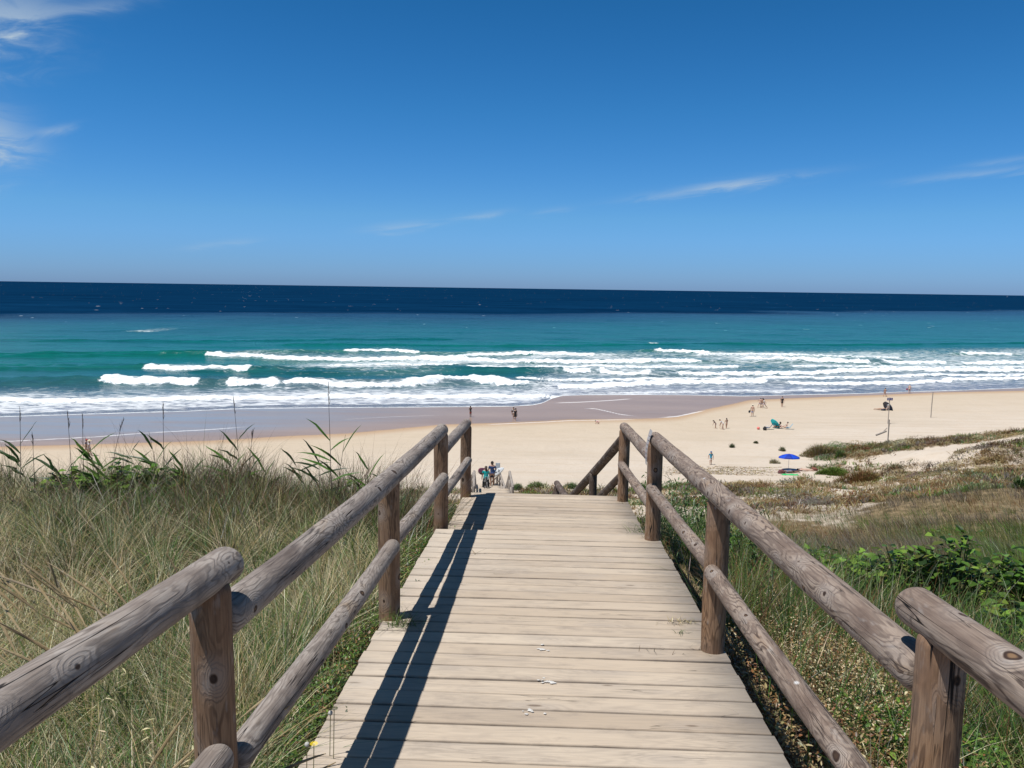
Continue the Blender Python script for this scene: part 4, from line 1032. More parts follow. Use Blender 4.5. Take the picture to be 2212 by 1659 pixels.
# green cushions beside the lower stairs
r = np.random.default_rng(420)
m_scrub = leaf_mat('scrub', .2, .6, .2)
def cushion(name, x, y, rx, ry, h, n, names, wts, label, cat='shrub', group=None, leafsize=.06, spiky=.5):
    z0 = float(terrain(x, y)); o = empty(name, (x, y, z0), 0, label, cat, group)
    r = np.random.default_rng(int(abs(x * 31 + y * 17)) + n)
    a = r.uniform(0, 6.28, n); q = np.sqrt(r.random(n)); wob = 1 + .3 * np.sin(a * 3 + x) + .15 * np.sin(a * 7 + y)
    px = rx * q * np.cos(a) * wob; py = ry * q * np.sin(a) * wob; pz = h * (1 - q ** 2.2) * r.uniform(.55, 1.15, n) + .02
    gz = terrain(x + px, y + py) - z0
    Bq = Batch()
    Bq.add(*leaves(np.stack([px, py, pz * .9 + gz], 1), leafsize * r.uniform(.6, 1.5, n), leafsize * .35 * r.uniform(.7, 1.3, n), 1.2, pal(n, names, wts, r, .35), r))
    k = int(n * spiky)
    if k: Bq.blades(np.stack([px[:k], py[:k], gz[:k]], 1), pz[:k] * 1.25 + .05, np.full(k, leafsize * .22), a[:k], q[:k] * .7, r.uniform(0, .4, k), pal(k, names, wts, r, .3), r)
    Bq.build('foliage', m_scrub, o)
    bm = bmesh.new()
    for i in range(6):
        aa = i * 1.05; add_tube(bm, [(0, 0, -.1), (rx * .4 * math.cos(aa), ry * .4 * math.sin(aa), h * .5)], [.02, .008], 5)
    bm_obj('stems', bm, m_stem, o)
    return o
def hit(px, py, y0=4.0, y1=600.0):
    d = pray(px, py); y = y0
    while y < y1:
        if d[2] * y <= float(terrain(d[0] * y, y)): break
        y += .1 if y < 30 else .25
    return d[0] * y, y, float(terrain(d[0] * y, y))
for px, py, wpx, hpx, nm, wt, lab in ((1160, 1054, 52, 13, ['green', 'olive', 'blue', 'grey'], [3, 3, 1, 1], 'olive green cushion shrub beside the lower stairs, the tallest there'),
                                      (1117, 1058, 22, 12, ['blue', 'grey', 'green'], [3, 2, 2], 'thin greyish shrub right beside the lower stairs rail post'),
                                      (1235, 1056, 34, 12, ['blue', 'green', 'grey'], [3, 2, 2], 'bluish green shrub behind the stub of stair railing'),
                                      (1150, 1075, 44, 12, ['olive', 'ochre', 'green'], [3, 2, 2], 'olive and ochre shrub just above the far edge of the near deck'),
                                      (1196, 1073, 20, 9, ['green', 'olive'], [3, 3], 'small green shrub beside the stub of stair railing'),
                                      (1262, 1068, 40, 12, ['green', 'olive', 'rust'], [3, 3, 1], 'green brown shrub seen under the slanting stair railing'),
                                      (1318, 1066, 34, 14, ['olive', 'green', 'brown'], [3, 3, 1], 'dark olive shrub left of the fourth right rail post'),
                                      (1384, 1062, 26, 18, ['blue', 'green', 'olive'], [3, 3, 1], 'green shrub seen between the third and fourth right rail posts')):
    x, y, z = hit(px, py); rx = wpx / 2 / FPX * y; h = hpx / FPX * y
    cushion('dune_shrub', x, y, rx, max(.5, rx * .6), h, 900, nm, wt, lab, 'shrub', 'shrubs below the near deck', .11)
for px, py, wpx, hpx, nm, wt, lab in ((1581, 967, 9, 8, ['blue', 'dark', 'grey'], [3, 2, 3], 'small round grey green plant alone on the sand behind the boy'),
                                      (1633, 958, 8, 4, ['olive', 'dark', 'grey'], [2, 3, 2], 'tiny flat dark plant alone in the middle of the beach'),
                                      (1690, 975, 12, 8, ['blue', 'grey', 'olive'], [2, 3, 3], 'grey green plant on the sand just behind the blue umbrella'),
                                      (1672, 1001, 22, 8, ['blue', 'grey', 'straw'], [2, 3, 2], 'straggly grey plant on the sand left of the blue umbrella pole'),
                                      (1815, 989, 20, 18, ['dark', 'blue', 'green'], [4, 3, 2], 'dark blue green spiky shrub on the sandy gap right of the blue umbrella'),
                                      (2203, 1056, 26, 22, ['dark', 'blue', 'green'], [5, 3, 2], 'dark green rounded shrub at the right edge of the dunes'),
                                      (1770, 983, 80, 20, ['olive', 'ochre', 'grey', 'brown'], [3, 2, 2, 1], 'ochre olive grass hummock right behind the blue umbrella'),
                                      (1800, 1026, 62, 15, ['olive', 'green', 'lime'], [3, 3, 1], 'bright olive cushion on the sand right of the lying sunbather'),
                                      (1858, 1043, 90, 26, ['rust', 'ochre', 'olive', 'brown'], [3, 2, 2, 2], 'rust brown hummock on the dune below the sandy gap')):
    x, y, z = hit(px, py); rx = wpx / 2 / FPX * y; h = hpx / FPX * y
    cushion('beach_plant', x, y, rx, max(.15, rx * .7), h, 260 if wpx < 30 else 1500, nm, wt, lab, 'plant', 'plants on the open sand', .13 if wpx < 30 else .16, 1.0)
# flat brown runners on the sand
r = np.random.default_rng(433); B = Batch()
P_ = []
for i in range(520):
    px, py = r.uniform(1440, 1690), r.uniform(1003, 1032)
    if r.random() > .75 - abs(px - 1540) / 260 + .12: continue
    d = at_z(px, py, -17.55); P_.append((d[0], d[1]))
P_ = np.array(P_); k = 9; X_ = np.repeat(P_[:, 0], k) + r.normal(0, .55, len(P_) * k); Y_ = np.repeat(P_[:, 1], k) + r.normal(0, .22, len(P_) * k)
n = len(X_); B.blades(ground_pts(X_, Y_, 0), np.full(n, .10) * r.uniform(.5, 1.5, n), np.full(n, .09), r.normal(0, .6, n) + math.pi * (r.random(n) < .5), r.uniform(1, 2.6, n), r.uniform(0, .3, n), pal(n, ['ochre', 'grey', 'brown', 'straw', 'olive'], [2, 3, 2, 3, 1], r), r)
B.build('dry_runners', m_scrub); tag(bpy.data.objects['dry_runners'], 'flat brown dried runners scattered over the sand below the boy', 'dry plants', kind='stuff')

# --- reeds on the left crest
r = np.random.default_rng(500)
def ribbon(pts, wds, side):
    V = []; Q = []
    for i, (p, w_) in enumerate(zip(pts, wds)):
        p = np.array(p); V += [p - side * w_ / 2, p + np.array([0, 0, -w_ * .25]), p + side * w_ / 2]
        if i: b = (i - 1) * 3; Q += [(b, b + 1, b + 4, b + 3), (b + 1, b + 2, b + 5, b + 4)]
    return V, Q
LABR = ['tall thin reed nearest the left edge of the picture', 'short reed with a dark nodding tip, second from the left edge', 'curved tall reed just left of the two walkers in hats', 'straight reed rising in front of the two walkers in hats',
        'slanting reed right of the two walkers in hats', 'slender leafy reed left of the darkest upright reed', 'dark upright reed with a thick tip, left of the middle of the bank', 'reed with broad drooping leaves and a tip bent to the left',
        'short reed with a knobbly seed tip beside the drooping leaf reed', 'tallest reed of the bank, nearest the railing', 'leafy reed without a plume between the dark upright reed and the hats', 'low leafy reed left of the bent reed', 'small leafy reed left of the tallest reed', 'leafy reed in front of the tallest reed', 'leafy reed low at the left edge']
EXTRA = [(205, 990, 246, 6, 0), (330, 985, 350, 7, 0), (395, 1000, 425, 6, 0), (120, 1005, 150, 6, 0), (490, 985, 505, 6, 0), (580, 1005, 570, 5, 0), (690, 975, 690, 6, 0), (800, 985, 790, 5, 0), (845, 1000, 850, 4, 0)]
LABR += ['low leafy reed right under the two walkers in hats', 'bushy leafy reed at the foot of the dark upright reed', 'low leafy reed between the dark upright reed and the bent reed', 'low leafy reed between the nodding reed and the hats', 'leafy reed at the foot of the reed bent to the left', 'low leafy reed just right of the knobbly tipped reed', 'leafy reed at the foot of the tallest reed', 'low leafy reed between the tallest reed and the railing', 'leafy reed closest to the sloping handrail']
for i, (tx, ty, bx, lv, pl) in enumerate([(34, 889, 46, 4, 1), (69, 942, 76, 0, 1), (146, 896, 158, 1, 1), (175, 901, 182, 0, 1), (262, 911, 238, 0, 1), (318, 933, 345, 3, 0), (352, 877, 356, 2, 1), (503, 864, 520, 4, 1), (543, 935, 536, 1, 1), (707, 834, 716, 5, 1), (270, 962, 312, 7, 0), (165, 955, 232, 7, 0), (625, 985, 668, 5, 0), (745, 940, 726, 4, 0), (28, 985, 62, 6, 0)] + EXTRA):
    Yr = r.uniform(7.4, 8.5); top = pray(tx, ty) * Yr; bs = pray(bx, 1075) * Yr; z0 = float(terrain(bs[0], Yr))
    o = empty('reed', (bs[0], Yr, z0), 0, LABR[i], 'reed', 'reeds on the crest of the left bank')
    dx = top[0] - bs[0]; hz = top[2] - z0; dy = r.uniform(-.1, .1)
    C_ = lambda s: (dx * (s ** 1.6), dy * s, hz * s)
    bm = bmesh.new(); add_tube(bm, [C_(s) for s in np.linspace(-.05, 1, 12).clip(0, 1)], [.0048 * (1 - .7 * s) for s in np.linspace(0, 1, 12)], 5); 
    bm_obj('stem', bm, m_dark if pl else m_stem, o)
    col = pal(1, ['green', 'dark'] , [1, 1.5], r, .2)[0] * .9
    for j in range(lv):
        s = .25 + .62 * (j + .5) / lv * (1.0 if not pl else .62); sd_ = -1 if (j % 3) else 1
        p0 = np.array(C_(s)); L = r.uniform(.26, .44); up = r.uniform(.45, 1.15)
        pts = [p0 + np.array([sd_ * L * q * math.cos(up), r.uniform(-.02, .02), L * (q * math.sin(up) - .25 * q * q)]) for q in np.linspace(0, 1, 6)]
        V, Q = ribbon(pts, [.014, .030, .036, .030, .016, .001], np.array([.25 * -sd_, .75, .35]))
        me = np_mesh('leaf', V, Q, cols=np.repeat([col * r.uniform(.8, 1.4)], len(V), 0)); link('leaf', me, m_leaf, o)
    if pl:
        bm = bmesh.new()
        for j in range(9):
            s = 1 - .16 * j / 9; p0 = Vector(C_(s)); add_tube(bm, [p0, p0 + Vector((r.uniform(-.012, .018), r.uniform(-.012, .012), .045))], [.0035, .0012], 4)
        bm_obj('plume', bm, m_dark, o)
# arching seed spikes of the marram grass in the lower left
m_spike = log_mat('seed spikes', [(.22, .15, .07), (.34, .25, .13), (.42, .32, .18), (.30, .21, .10), (.16, .10, .05)], .2)
m_gstem, t = mat_new('green stalk'); finish(t, pbr(t, t.ramp(t.noise(t.node('ShaderNodeTexCoord').outputs['Object'], 8), [(.3, (.16, .17, .06)), (.7, (.30, .26, .12))]), .6))
r = np.random.default_rng(510)
spk = [(r.uniform(-1.7, -1.02), r.uniform(2.5, 3.4), r.uniform(.85, 1.15), -1, r.uniform(.55, .95)) for i in range(30)] + [(r.uniform(-1.4, -1.05), r.uniform(2.0, 2.5), r.uniform(.55, .8), 1, r.uniform(.4, .9)) for i in range(8)] + [(r.uniform(-3.6, -1.4), r.uniform(3.6, 5.6), r.uniform(.6, .85), -1, r.uniform(.15, .4)) for i in range(12)]
for i, (x, y, L, sg, ln) in enumerate(spk):
    o = empty('grass_spike', (x, y, float(terrain(x, y))), 0, 'arching straw brown seed spike on a thin stalk in the left grass', 'grass spike', 'arching seed spikes of the left bank')
    yw_ = r.uniform(-.5, .9); dirx, diry = sg * math.cos(yw_), math.sin(yw_) * .6
    f = lambda s: Vector((dirx * L * (ln * .55 * s + ln * .45 * s * s), diry * L * ln * .8 * s * s, L * (s - .30 * ln * s * s)))
    bm = bmesh.new(); add_tube(bm, [f(s) for s in np.linspace(0, .74, 8)], .0019, 4); bm_obj('stalk', bm, m_gstem, o)
    bm = bmesh.new(); ss_ = np.linspace(.72, 1, 9); add_tube(bm, [f(s) for s in ss_], [.0016, .0034, .0044, .0048, .0047, .0044, .0038, .0028, .0012], 6); bm_obj('seed_head', bm, m_spike, o)
# oat grass heads near the left post
for i in range(5):
    x, y = r.uniform(-1.5, -1.1), r.uniform(1.9, 2.6); o = empty('oat_grass', (x, y, float(terrain(x, y))), 0, 'pale drooping oat grass stalk behind the first left rail post', 'oat grass', 'oat grass behind the first left post')
    bm = bmesh.new(); L = r.uniform(.5, .7); add_tube(bm, [(0, 0, 0), (.02, 0, L * .6), (.09, .02, L)], .0016, 4); bm_obj('stalk', bm, m_gstem, o)
    k = 14; sp = np.linspace(.45, 1, k); P = np.stack([.10 * sp ** 2 + .02, .02 * sp, L * sp], 1); Bq = Batch()
    Bq.add(*leaves(P, np.full(k, .035), np.full(k, .007), -.6, pal(k, ['pale'], [1], r, .15) * 1.2, r)); Bq.build('seeds', m_leaf, o)

# little weeds on the deck and flowers by its edge
def tuft(px, py, zf, h, n, names, wts, label, spread=.05):
    d = pray(px, py); v = 3.0
    for _ in range(40): v = zf(v) / d[2] if d[2] else v
    x, y, z = d[0] * v, v, zf(v)
    o = empty('deck_weed', (x, y, z), 0, label, 'weed', 'small weeds on the deck'); rr = np.random.default_rng(int(px))
    P = np.stack([rr.normal(0, spread, n), rr.normal(0, spread * .35, n), np.zeros(n)], 1); Bq = Batch()
    Bq.blades(P, h * rr.uniform(.5, 1.2, n), np.full(n, .0032), rr.uniform(0, 6.28, n), rr.uniform(.3, 1.6, n), rr.uniform(0, .7, n), pal(n, names, wts, rr), rr); Bq.build('blades', m_grass, o)
tuft(1467, 1345, deckA, .035, 60, ['straw', 'pale', 'grey'], [2, 2, 2], 'dry straw tuft on the boards beside the second right post', .05)
tuft(1473, 1367, deckA, .03, 18, ['dark', 'green'], [2, 2], 'tiny green weed between two boards beside the second right post', .02)
tuft(1420, 1402, deckA, .06, 9, ['dark', 'brown'], [2, 2], 'few dark blades in the board gap left of the second right post', .12)
tuft(1388, 1150, deckA, .09, 60, ['green', 'dark', 'blue'], [2, 2, 1], 'leafy green weed at the foot of the third right post', .06)
tuft(1412, 1160, deckA, .07, 60, ['ochre', 'olive', 'green', 'brown'], [2, 2, 1, 1], 'brownish weed in front of the third right post', .05)
tuft(1025, 1198, deckA, .07, 6, ['dark', 'ochre'], [2, 2], 'three dark grass blades standing on the boards at mid left', .10)
tuft(868, 1352, deckA, .10, 90, ['dark', 'green', 'olive'], [2, 3, 2], 'green weed spilling onto the boards at the second left post', .06)
myel, t = mat_new('yellow petals'); finish(t, pbr(t, t.ramp(t.noise(None, 30), [(.3, (.75, .55, .02)), (.7, (.85, .66, .04))]), .5))
mpuff, t = mat_new('seed down'); finish(t, pbr(t, t.ramp(t.noise(None, 30), [(.3, (.42, .41, .37)), (.7, (.55, .54, .5))]), .9))
for px, py, yy, kind, lab in ((570, 1538, 2.3, 0, 'small yellow flower in the grass left of the lower rail'), (716, 1532, 2.75, 0, 'small yellow flower right beside the left deck edge'), (672, 1608, 2.6, 0, 'small yellow flower next to a white seed ball'), (657, 1608, 2.6, 1, 'white downy seed ball beside a yellow flower at the left deck edge'), (708, 1540, 2.78, 1, 'white downy seed ball close to the left deck edge')):
    d = pray(px, py) * yy; zt = float(terrain(d[0], yy)); o = empty('flower', (d[0], yy, zt), 0, lab, 'flower')
    hgt = max(.05, d[2] - zt); bm = bmesh.new(); add_tube(bm, [(0, 0, 0), (.01, 0, hgt)], .0016, 5); bm_obj('stalk', bm, m_gstem, o)
    bm = bmesh.new()
    if kind: bmesh.ops.create_icosphere(bm, subdivisions=2, radius=.009, matrix=Matrix.Translation((.01, 0, hgt)))
    else:
        for k in range(12):
            a = k * math.pi / 6; v = [bm.verts.new((.01 + rr_ * math.cos(a + da), rr_ * math.sin(a + da), hgt + dz)) for rr_, da, dz in ((.002, 0, 0), (.012, -.2, .003), (.016, 0, .004), (.012, .2, .003))]; bm.faces.new(v)
    bm_obj('head', bm, mpuff if kind else myel, o)
# bird droppings on the boards
r = np.random.default_rng(77)
for i, (px, py, lab) in enumerate(((1172, 1403, 'white bird dropping splash nearest the middle of the deck'), (1188, 1474, 'larger white bird dropping splash lower down on the deck'), (1150, 1540, 'faint white bird dropping in the foreground of the deck'))):
    d = pray(px, py); v = 3.0
    for _ in range(40): v = deckA(v) / d[2]
    bm = bmesh.new()
    for b_ in range(7):
        cx_, cy_ = r.normal(0, .022), r.normal(0, .016); rad = r.uniform(.004, .013); n = 14
        c0_ = bm.verts.new((cx_, cy_, .0035)); ring_ = [bm.verts.new((cx_ + rad * (1 + r.uniform(-.4, .5)) * math.cos(a), cy_ + rad * .8 * (1 + r.uniform(-.4, .5)) * math.sin(a), .0012)) for a in np.linspace(0, 2 * math.pi, n, endpoint=False)]
        for k in range(n): bm.faces.new((c0_, ring_[k], ring_[(k + 1) % n]))
    o = bm_obj('bird_dropping', bm, mwhites); o.location = (d[0] * v, v, deckA(v) + .002 + .001 * i); o.rotation_euler = (-.067, 0, 0)
    tag(o, lab, 'stain')

# ------------------------------------------------------------------ people
_mc = {}
def cmat(name, c, rough=.8, var=.12):
    if name in _mc: return _mc[name]
    m, t = mat_new(name)
    n = t.noise(t.node('ShaderNodeTexCoord').outputs['Object'], 14, 3, .6)
    a = tuple(x * (1 - var) for x in c); b = tuple(min(1, x * (1 + var)) for x in c)
    finish(t, pbr(t, t.ramp(n, [(.3, a), (.7, b)]), rough)); _mc[name] = m; return m
SK = dict(tan=(.42, .25, .17), pale=(.62, .42, .32), brown=(.22, .12, .08), mid=(.52, .33, .24))
def skin_mesh(verts, edges, rads, sub=1, root=0):
    me = bpy.data.meshes.new('tmp'); me.from_pydata([tuple(v) for v in verts], edges, [])
    o = bpy.data.objects.new('tmp', me); COL.objects.link(o)
    o.modifiers.new('s', 'SKIN'); 
    if not me.skin_vertices: me.skin_vertices.new()
    sv = me.skin_vertices[0].data
    for i, r_ in enumerate(rads):
        sv[i].radius = r_ if isinstance(r_, (tuple, list)) else (r_, r_); sv[i].use_root = (i == root)
    if sub: m_ = o.modifiers.new('d', 'SUBSURF'); m_.levels = sub; m_.render_levels = sub
    dg = bpy.context.evaluated_depsgraph_get(); dg.update()
    out = bpy.data.meshes.new_from_object(o.evaluated_get(dg))
    bpy.data.objects.remove(o); bpy.data.meshes.remove(me)
    out.polygons.foreach_set('use_smooth', [True] * len(out.polygons))
    return out
def pose(lean=0.0, stride=.0, armL=(-.03, 0, 0), armR=(.03, 0, 0), wide=0.0, headlean=0.0, kneebend=0.0, **ov):
    """joint positions for height 1; +y is forward. arm = hand offset (x, y, z) from hanging"""
    J = dict(pelvis=(0, 0, .53), waist=(0, 0, .60), chest=(0, .0, .72), nb=(0, 0, .805), nk=(0, .008, .855), hd=(0, .018, .915), top=(0, .010, .965),
             nose=(0, .075, .915))
    for s, n in ((-1, 'L'), (1, 'R')):
        J['sh' + n] = (s * .098, 0, .80)
    c, sn = math.cos(lean), math.sin(lean)
    for k in ('waist', 'chest', 'nb', 'nk', 'hd', 'top', 'nose', 'shL', 'shR'):
        x, y, z = J[k]; z -= .53; J[k] = (x, y * c + z * sn, z * c - y * sn + .53)
    for s, n, a in ((-1, 'L', armL), (1, 'R', armR)):
        sh = Vector(J['sh' + n]); hd = sh + Vector((s * .035 + a[0], .02 + a[1], -.34 + a[2]))
        d = hd - sh
        if d.length > .345: hd = sh + d.normalized() * .345
        mid = (sh + hd) / 2 + Vector((s * .02, -.03, 0)); J['el' + n] = tuple(mid); J['wr' + n] = tuple(hd)
        J['ha' + n] = tuple(hd + (hd - mid).normalized() * .045)
        st_ = stride * s
        J['hp' + n] = (s * .048, 0, .50)
        J['kn' + n] = (s * (.052 + wide * .5), st_ * .45 + .02 + kneebend * .1, .275); J['an' + n] = (s * (.052 + wide), st_, .042 + (.02 if st_ < -.05 else 0)); J['to' + n] = (s * (.058 + wide), st_ + .095, .018)
    J.update(ov); return J
BE = [('pelvis', 'waist'), ('waist', 'chest'), ('chest', 'nb'), ('nb', 'nk'), ('nk', 'hd'), ('hd', 'top')] + [(a + s, b + s) for s in 'LR' for a, b in (('sh', 'el'), ('el', 'wr'), ('wr', 'ha'), ('hp', 'kn'), ('kn', 'an'), ('an', 'to'))] + [('nb', 'shL'), ('nb', 'shR'), ('pelvis', 'hpL'), ('pelvis', 'hpR')]
BR = dict(pelvis=(.082, .062), waist=(.068, .05), chest=(.082, .058), nb=(.05, .042), nk=.030, hd=(.050, .058), top=(.038, .045), sh=.040, el=.025, wr=.018, ha=(.020, .012), hp=.060, kn=.036, an=.023, to=.020)
def figure(label, foot, h, face, J, skin='mid', hair=(.02, .014, .01), wear=(), hat=None, longhair=False, group=None, tilt=None, fat=1.0):
    o = empty('person', foot, face, label, 'person', group)
    if tilt: o.rotation_euler = tilt
    names = [k for k in J if k != 'nose']
    rr = lambda k: BR.get(k, BR.get(k[:2]))
    sc = lambda r_, f=1.0: tuple(x * h * f for x in r_) if isinstance(r_, tuple) else r_ * h * f
    V = [Vector(J[k]) * h for k in names]; idx = {k: i for i, k in enumerate(names)}
    E_ = [(idx[a], idx[b]) for a, b in BE]
    Rr = [sc(rr(k), fat * 1.08 if k in ('pelvis', 'waist', 'chest') else 1.15) for k in names]
    for s in 'LR':                                                        # five fingers
        ha = Vector(J['ha' + s]) * h; d = (ha - Vector(J['wr' + s]) * h).normalized(); sd = Vector((0, 1, 0)) if abs(d.y) < .8 else Vector((1, 0, 0)); sd = (sd - d * sd.dot(d)).normalized()
        for k, (off, L) in enumerate(((-.7, .030), (-.25, .040), (.2, .042), (.65, .034))):
            b0 = ha + d * .010 * h + sd * off * .018 * h; V.append(b0 + d * L * h + d.cross(sd) * .006 * h); Rr.append(.0055 * h); E_.append((idx['ha' + s], len(V) - 1))
        V.append(ha + sd * .030 * h - d * .002 * h); Rr.append(.006 * h); E_.append((idx['ha' + s], len(V) - 1))
    hd = Vector(J['hd']) * h; ns = Vector(J['nose']) * h; fw = (ns - hd).normalized(); up = (Vector(J['top']) * h - Vector(J['nk']) * h).normalized()
    me = skin_mesh(V, E_, Rr, 1, idx['pelvis'])
    link('body', me, cmat('skin ' + skin, SK[skin], .55), o)
    lf = up.cross(fw).normalized()
    bm = bmesh.new()                                                       # face: nose, ears, eyes
    add_tube(bm, [hd + fw * .050 * h + up * .012 * h, hd + fw * .068 * h - up * .006 * h], [.004 * h, .008 * h], 5)
    for s in (-1, 1): add_tube(bm, [hd + lf * s * .050 * h + up * .012 * h, hd + lf * s * .056 * h - up * .012 * h], [.008 * h, .006 * h], 5)
    bm_obj('face', bm, cmat('skin ' + skin, SK[skin]), o)
    bm = bmesh.new()
    for s in (-1, 1): bmesh.ops.create_icosphere(bm, subdivisions=1, radius=.006 * h, matrix=Matrix.Translation(hd + fw * .056 * h + lf * s * .02 * h + up * .006 * h))
    bm_obj('eyes', bm, cmat('eye', (.03, .02, .02), .3), o)
    M = Matrix((lf, fw, up)).transposed().to_4x4(); M.translation = hd + up * .014 * h
    bm = bmesh.new(); bmesh.ops.create_uvsphere(bm, u_segments=14, v_segments=10, radius=.066 * h, matrix=Matrix.Translation((0, -.010 * h, .014 * h)) @ Matrix.Diagonal((.93, 1.04, 1.0, 1)))
    dl = [v for v in bm.verts if v.co.y > .030 * h and v.co.z < .030 * h or v.co.z < -.030 * h]
    bmesh.ops.delete(bm, geom=dl, context='VERTS')
    if longhair:
        add_tube(bm, [(0, -.035 * h, .03 * h), (0, -.062 * h, -.03 * h), (0, -.066 * h, -.09 * h), (0, -.055 * h, -.15 * h)], [.045 * h, .050 * h, .040 * h, .018 * h], 8)
    bmesh.ops.transform(bm, matrix=M, verts=bm.verts)
    ho = bm_obj('hair', bm, cmat('hair %.2f' % hair[0], hair, .6), o, True)
    if hat:
        kind, hc = hat; bm = bmesh.new()
        add_tube(bm, [(0, 0, .020 * h), (0, 0, .05 * h), (0, 0, .078 * h), (0, 0, .090 * h)], [.071 * h, .069 * h, .048 * h, .012 * h], 14)
        if kind == 'brim': add_tube(bm, [(0, 0, .018 * h), (0, 0, .026 * h)], [.125 * h, .105 * h], 18)
        else: add_box(bm, (0, .085 * h, .026 * h), (.085 * h, .075 * h, .008 * h))
        bmesh.ops.transform(bm, matrix=M, verts=bm.verts); bm_obj('hat', bm, cmat('hat %.2f%.2f' % (hc[0], hc[2]), hc, .8), o)
    g = lambda a, b, f: tuple(Vector(J[a]).lerp(Vector(J[b]), f))
    for w_ in wear:
        kind, cname, c = w_[:3]; mt = cmat(cname, c)
        if kind in ('shirt', 'tank', 'top'):
            fat_ = fat; P_ = [J['pelvis'] if kind == 'shirt' else J['waist'], J['waist'], J['chest'], J['nb']]; P_[0] = g('pelvis', 'waist', .0 if kind == 'shirt' else .7)
            e = [(0, 1), (1, 2), (2, 3)]; q = [(.090, .070), (.084, .066), (.094, .070), (.058, .05)]
            q = [tuple(x * (fat if i < 3 else 1) for x in t_) for i, t_ in enumerate(q)]
            for s in 'LR':
                P_.append(J['sh' + s]); q.append(.047); e.append((3, len(P_) - 1))
                if kind != 'tank': P_.append(g('sh' + s, 'el' + s, .72)); q.append(.040); e.append((len(P_) - 2, len(P_) - 1))
            me = skin_mesh([Vector(p_) * h for p_ in P_], e, [sc(x) for x in q], 1, 1); link('shirt', me, mt, o)
        elif kind in ('shorts', 'briefs', 'trousers'):
            f_ = dict(shorts=.80, briefs=.16, trousers=1.0)[kind]
            P_ = [g('pelvis', 'waist', .55), J['pelvis']]; e = [(0, 1)]; q = [(.078, .060), (.092, .072)]
            q = [tuple(x * fat for x in t_) for t_ in q]
            for s in 'LR':
                P_.append(J['hp' + s]); q.append(.066); e.append((1, len(P_) - 1)); P_.append(g('hp' + s, 'kn' + s, f_)); q.append(.054 if f_ > .3 else .062); e.append((len(P_) - 2, len(P_) - 1))
            me = skin_mesh([Vector(p_) * h for p_ in P_], e, [sc(x) for x in q], 1, 1); link('shorts' if kind != 'briefs' else 'swimsuit_bottom', me, mt, o)
        elif kind == 'bikini':
            bm = bmesh.new(); a_ = Vector(g('waist', 'chest', .82)) * h; b_ = Vector(g('chest', 'nb', .2)) * h; add_tube(bm, [a_, b_], [.088 * h, .088 * h], 12); bm_obj('swimsuit_top', bm, mt, o)
        elif kind in ('dress', 'skirt', 'wrap'):
            bm = bmesh.new(); n = 18; lo = w_[3]; t0 = Vector(J['chest'] if kind == 'dress' else J['waist']) * h
            prof = [(t0 + Vector((0, 0, .02 * h)), .092, .072), (Vector(J['waist']) * h, .086, .070), (Vector(J['pelvis']) * h, .104, .086), (Vector((J['pelvis'][0], J['pelvis'][1] * .6, (lo + .53) / 2)) * h, w_[4] * .96, w_[4] * .82), (Vector((0, 0, lo)) * h, w_[4], w_[4] * .85)]
            if kind != 'dress': prof = prof[1:]
            rings = [[bm.verts.new(p_ + Vector((a_ * h * math.cos(t_) * (1 + .05 * math.sin(5 * t_)), b_ * h * math.sin(t_), 0))) for t_ in np.linspace(0, 2 * math.pi, n, endpoint=False)] for p_, a_, b_ in prof]
            for i in range(len(rings) - 1):
                for k in range(n): bm.faces.new((rings[i][k], rings[i][(k + 1) % n], rings[i + 1][(k + 1) % n], rings[i + 1][k]))
            bm_obj(kind if kind != 'wrap' else 'long_wrap', bm, mt, o, True)
    return o
def fpt(px, py, dz=0):
    x, y, z = hit(px, py, 40); return (x, y, z + dz)

# pair in hats at the far left
f1 = fpt(186.5, 982); figure('person in red cap and navy top walking on the wet sand at far left', f1, 1.62, R(-70), pose(.08, .16), 'tan', wear=(('shirt', 'navy', (.012, .025, .06)), ('shorts', 'pale blue cloth', (.35, .40, .45))), hat=('cap', (.55, .09, .07)), group='people walking on the beach')
f2 = fpt(193.5, 985); figure('person in cream sun hat and white top walking beside the red cap', f2, 1.70, R(-75), pose(.05, .13), 'tan', wear=(('shirt', 'off white', (.62, .60, .64)), ('shorts', 'plum cloth', (.10, .04, .09))), hat=('brim', (.78, .70, .48)), group='people walking on the beach')
# at the water
figure('dark haired person in black top and red shorts standing in the shallows, looking down', fpt(1016.5, 901), 1.62, R(20), pose(.10, .03, armL=(.05, .12, .16), armR=(-.05, .12, .16)), 'brown', wear=(('shirt', 'black', (.02, .02, .022)), ('shorts', 'coral red', (.60, .06, .08))), group='people at the water')
p_ = fpt(1113, 908); figure('person in black dress wading in the shallows with a black cap', p_, 1.72, R(-150), pose(.06, .08), 'pale', wear=(('shirt', 'black', (.02, .02, .022)), ('dress', 'black', (.02, .02, .022), .30, .125)), hat=('cap', (.02, .02, .02)), group='people at the water')
figure('person in white shirt with black backpack half hidden behind the black dress', fpt(1108.7, 904.8), 1.72, R(-150), pose(.05, .10), 'tan', wear=(('shirt', 'white', (.75, .75, .74)), ('shorts', 'dark grey', (.05, .05, .055))), group='people at the water')
bm = bmesh.new(); q = fpt(1108.7, 904.8)
add_tube(bm, [(0, 0, 0), (0, 0, .12), (0, 0, .36), (0, 0, .46)], [.12, .17, .16, .07], 10); bk = bm_obj('backpack', bm, cmat('black', (.02, .02, .022)), None, True); bk.location = (q[0] - .17, q[1] + .05, q[2] + .93); bk.rotation_euler = (0, .1, 0); tag(bk, 'black backpack worn by the white shirted person in the shallows', 'backpack')
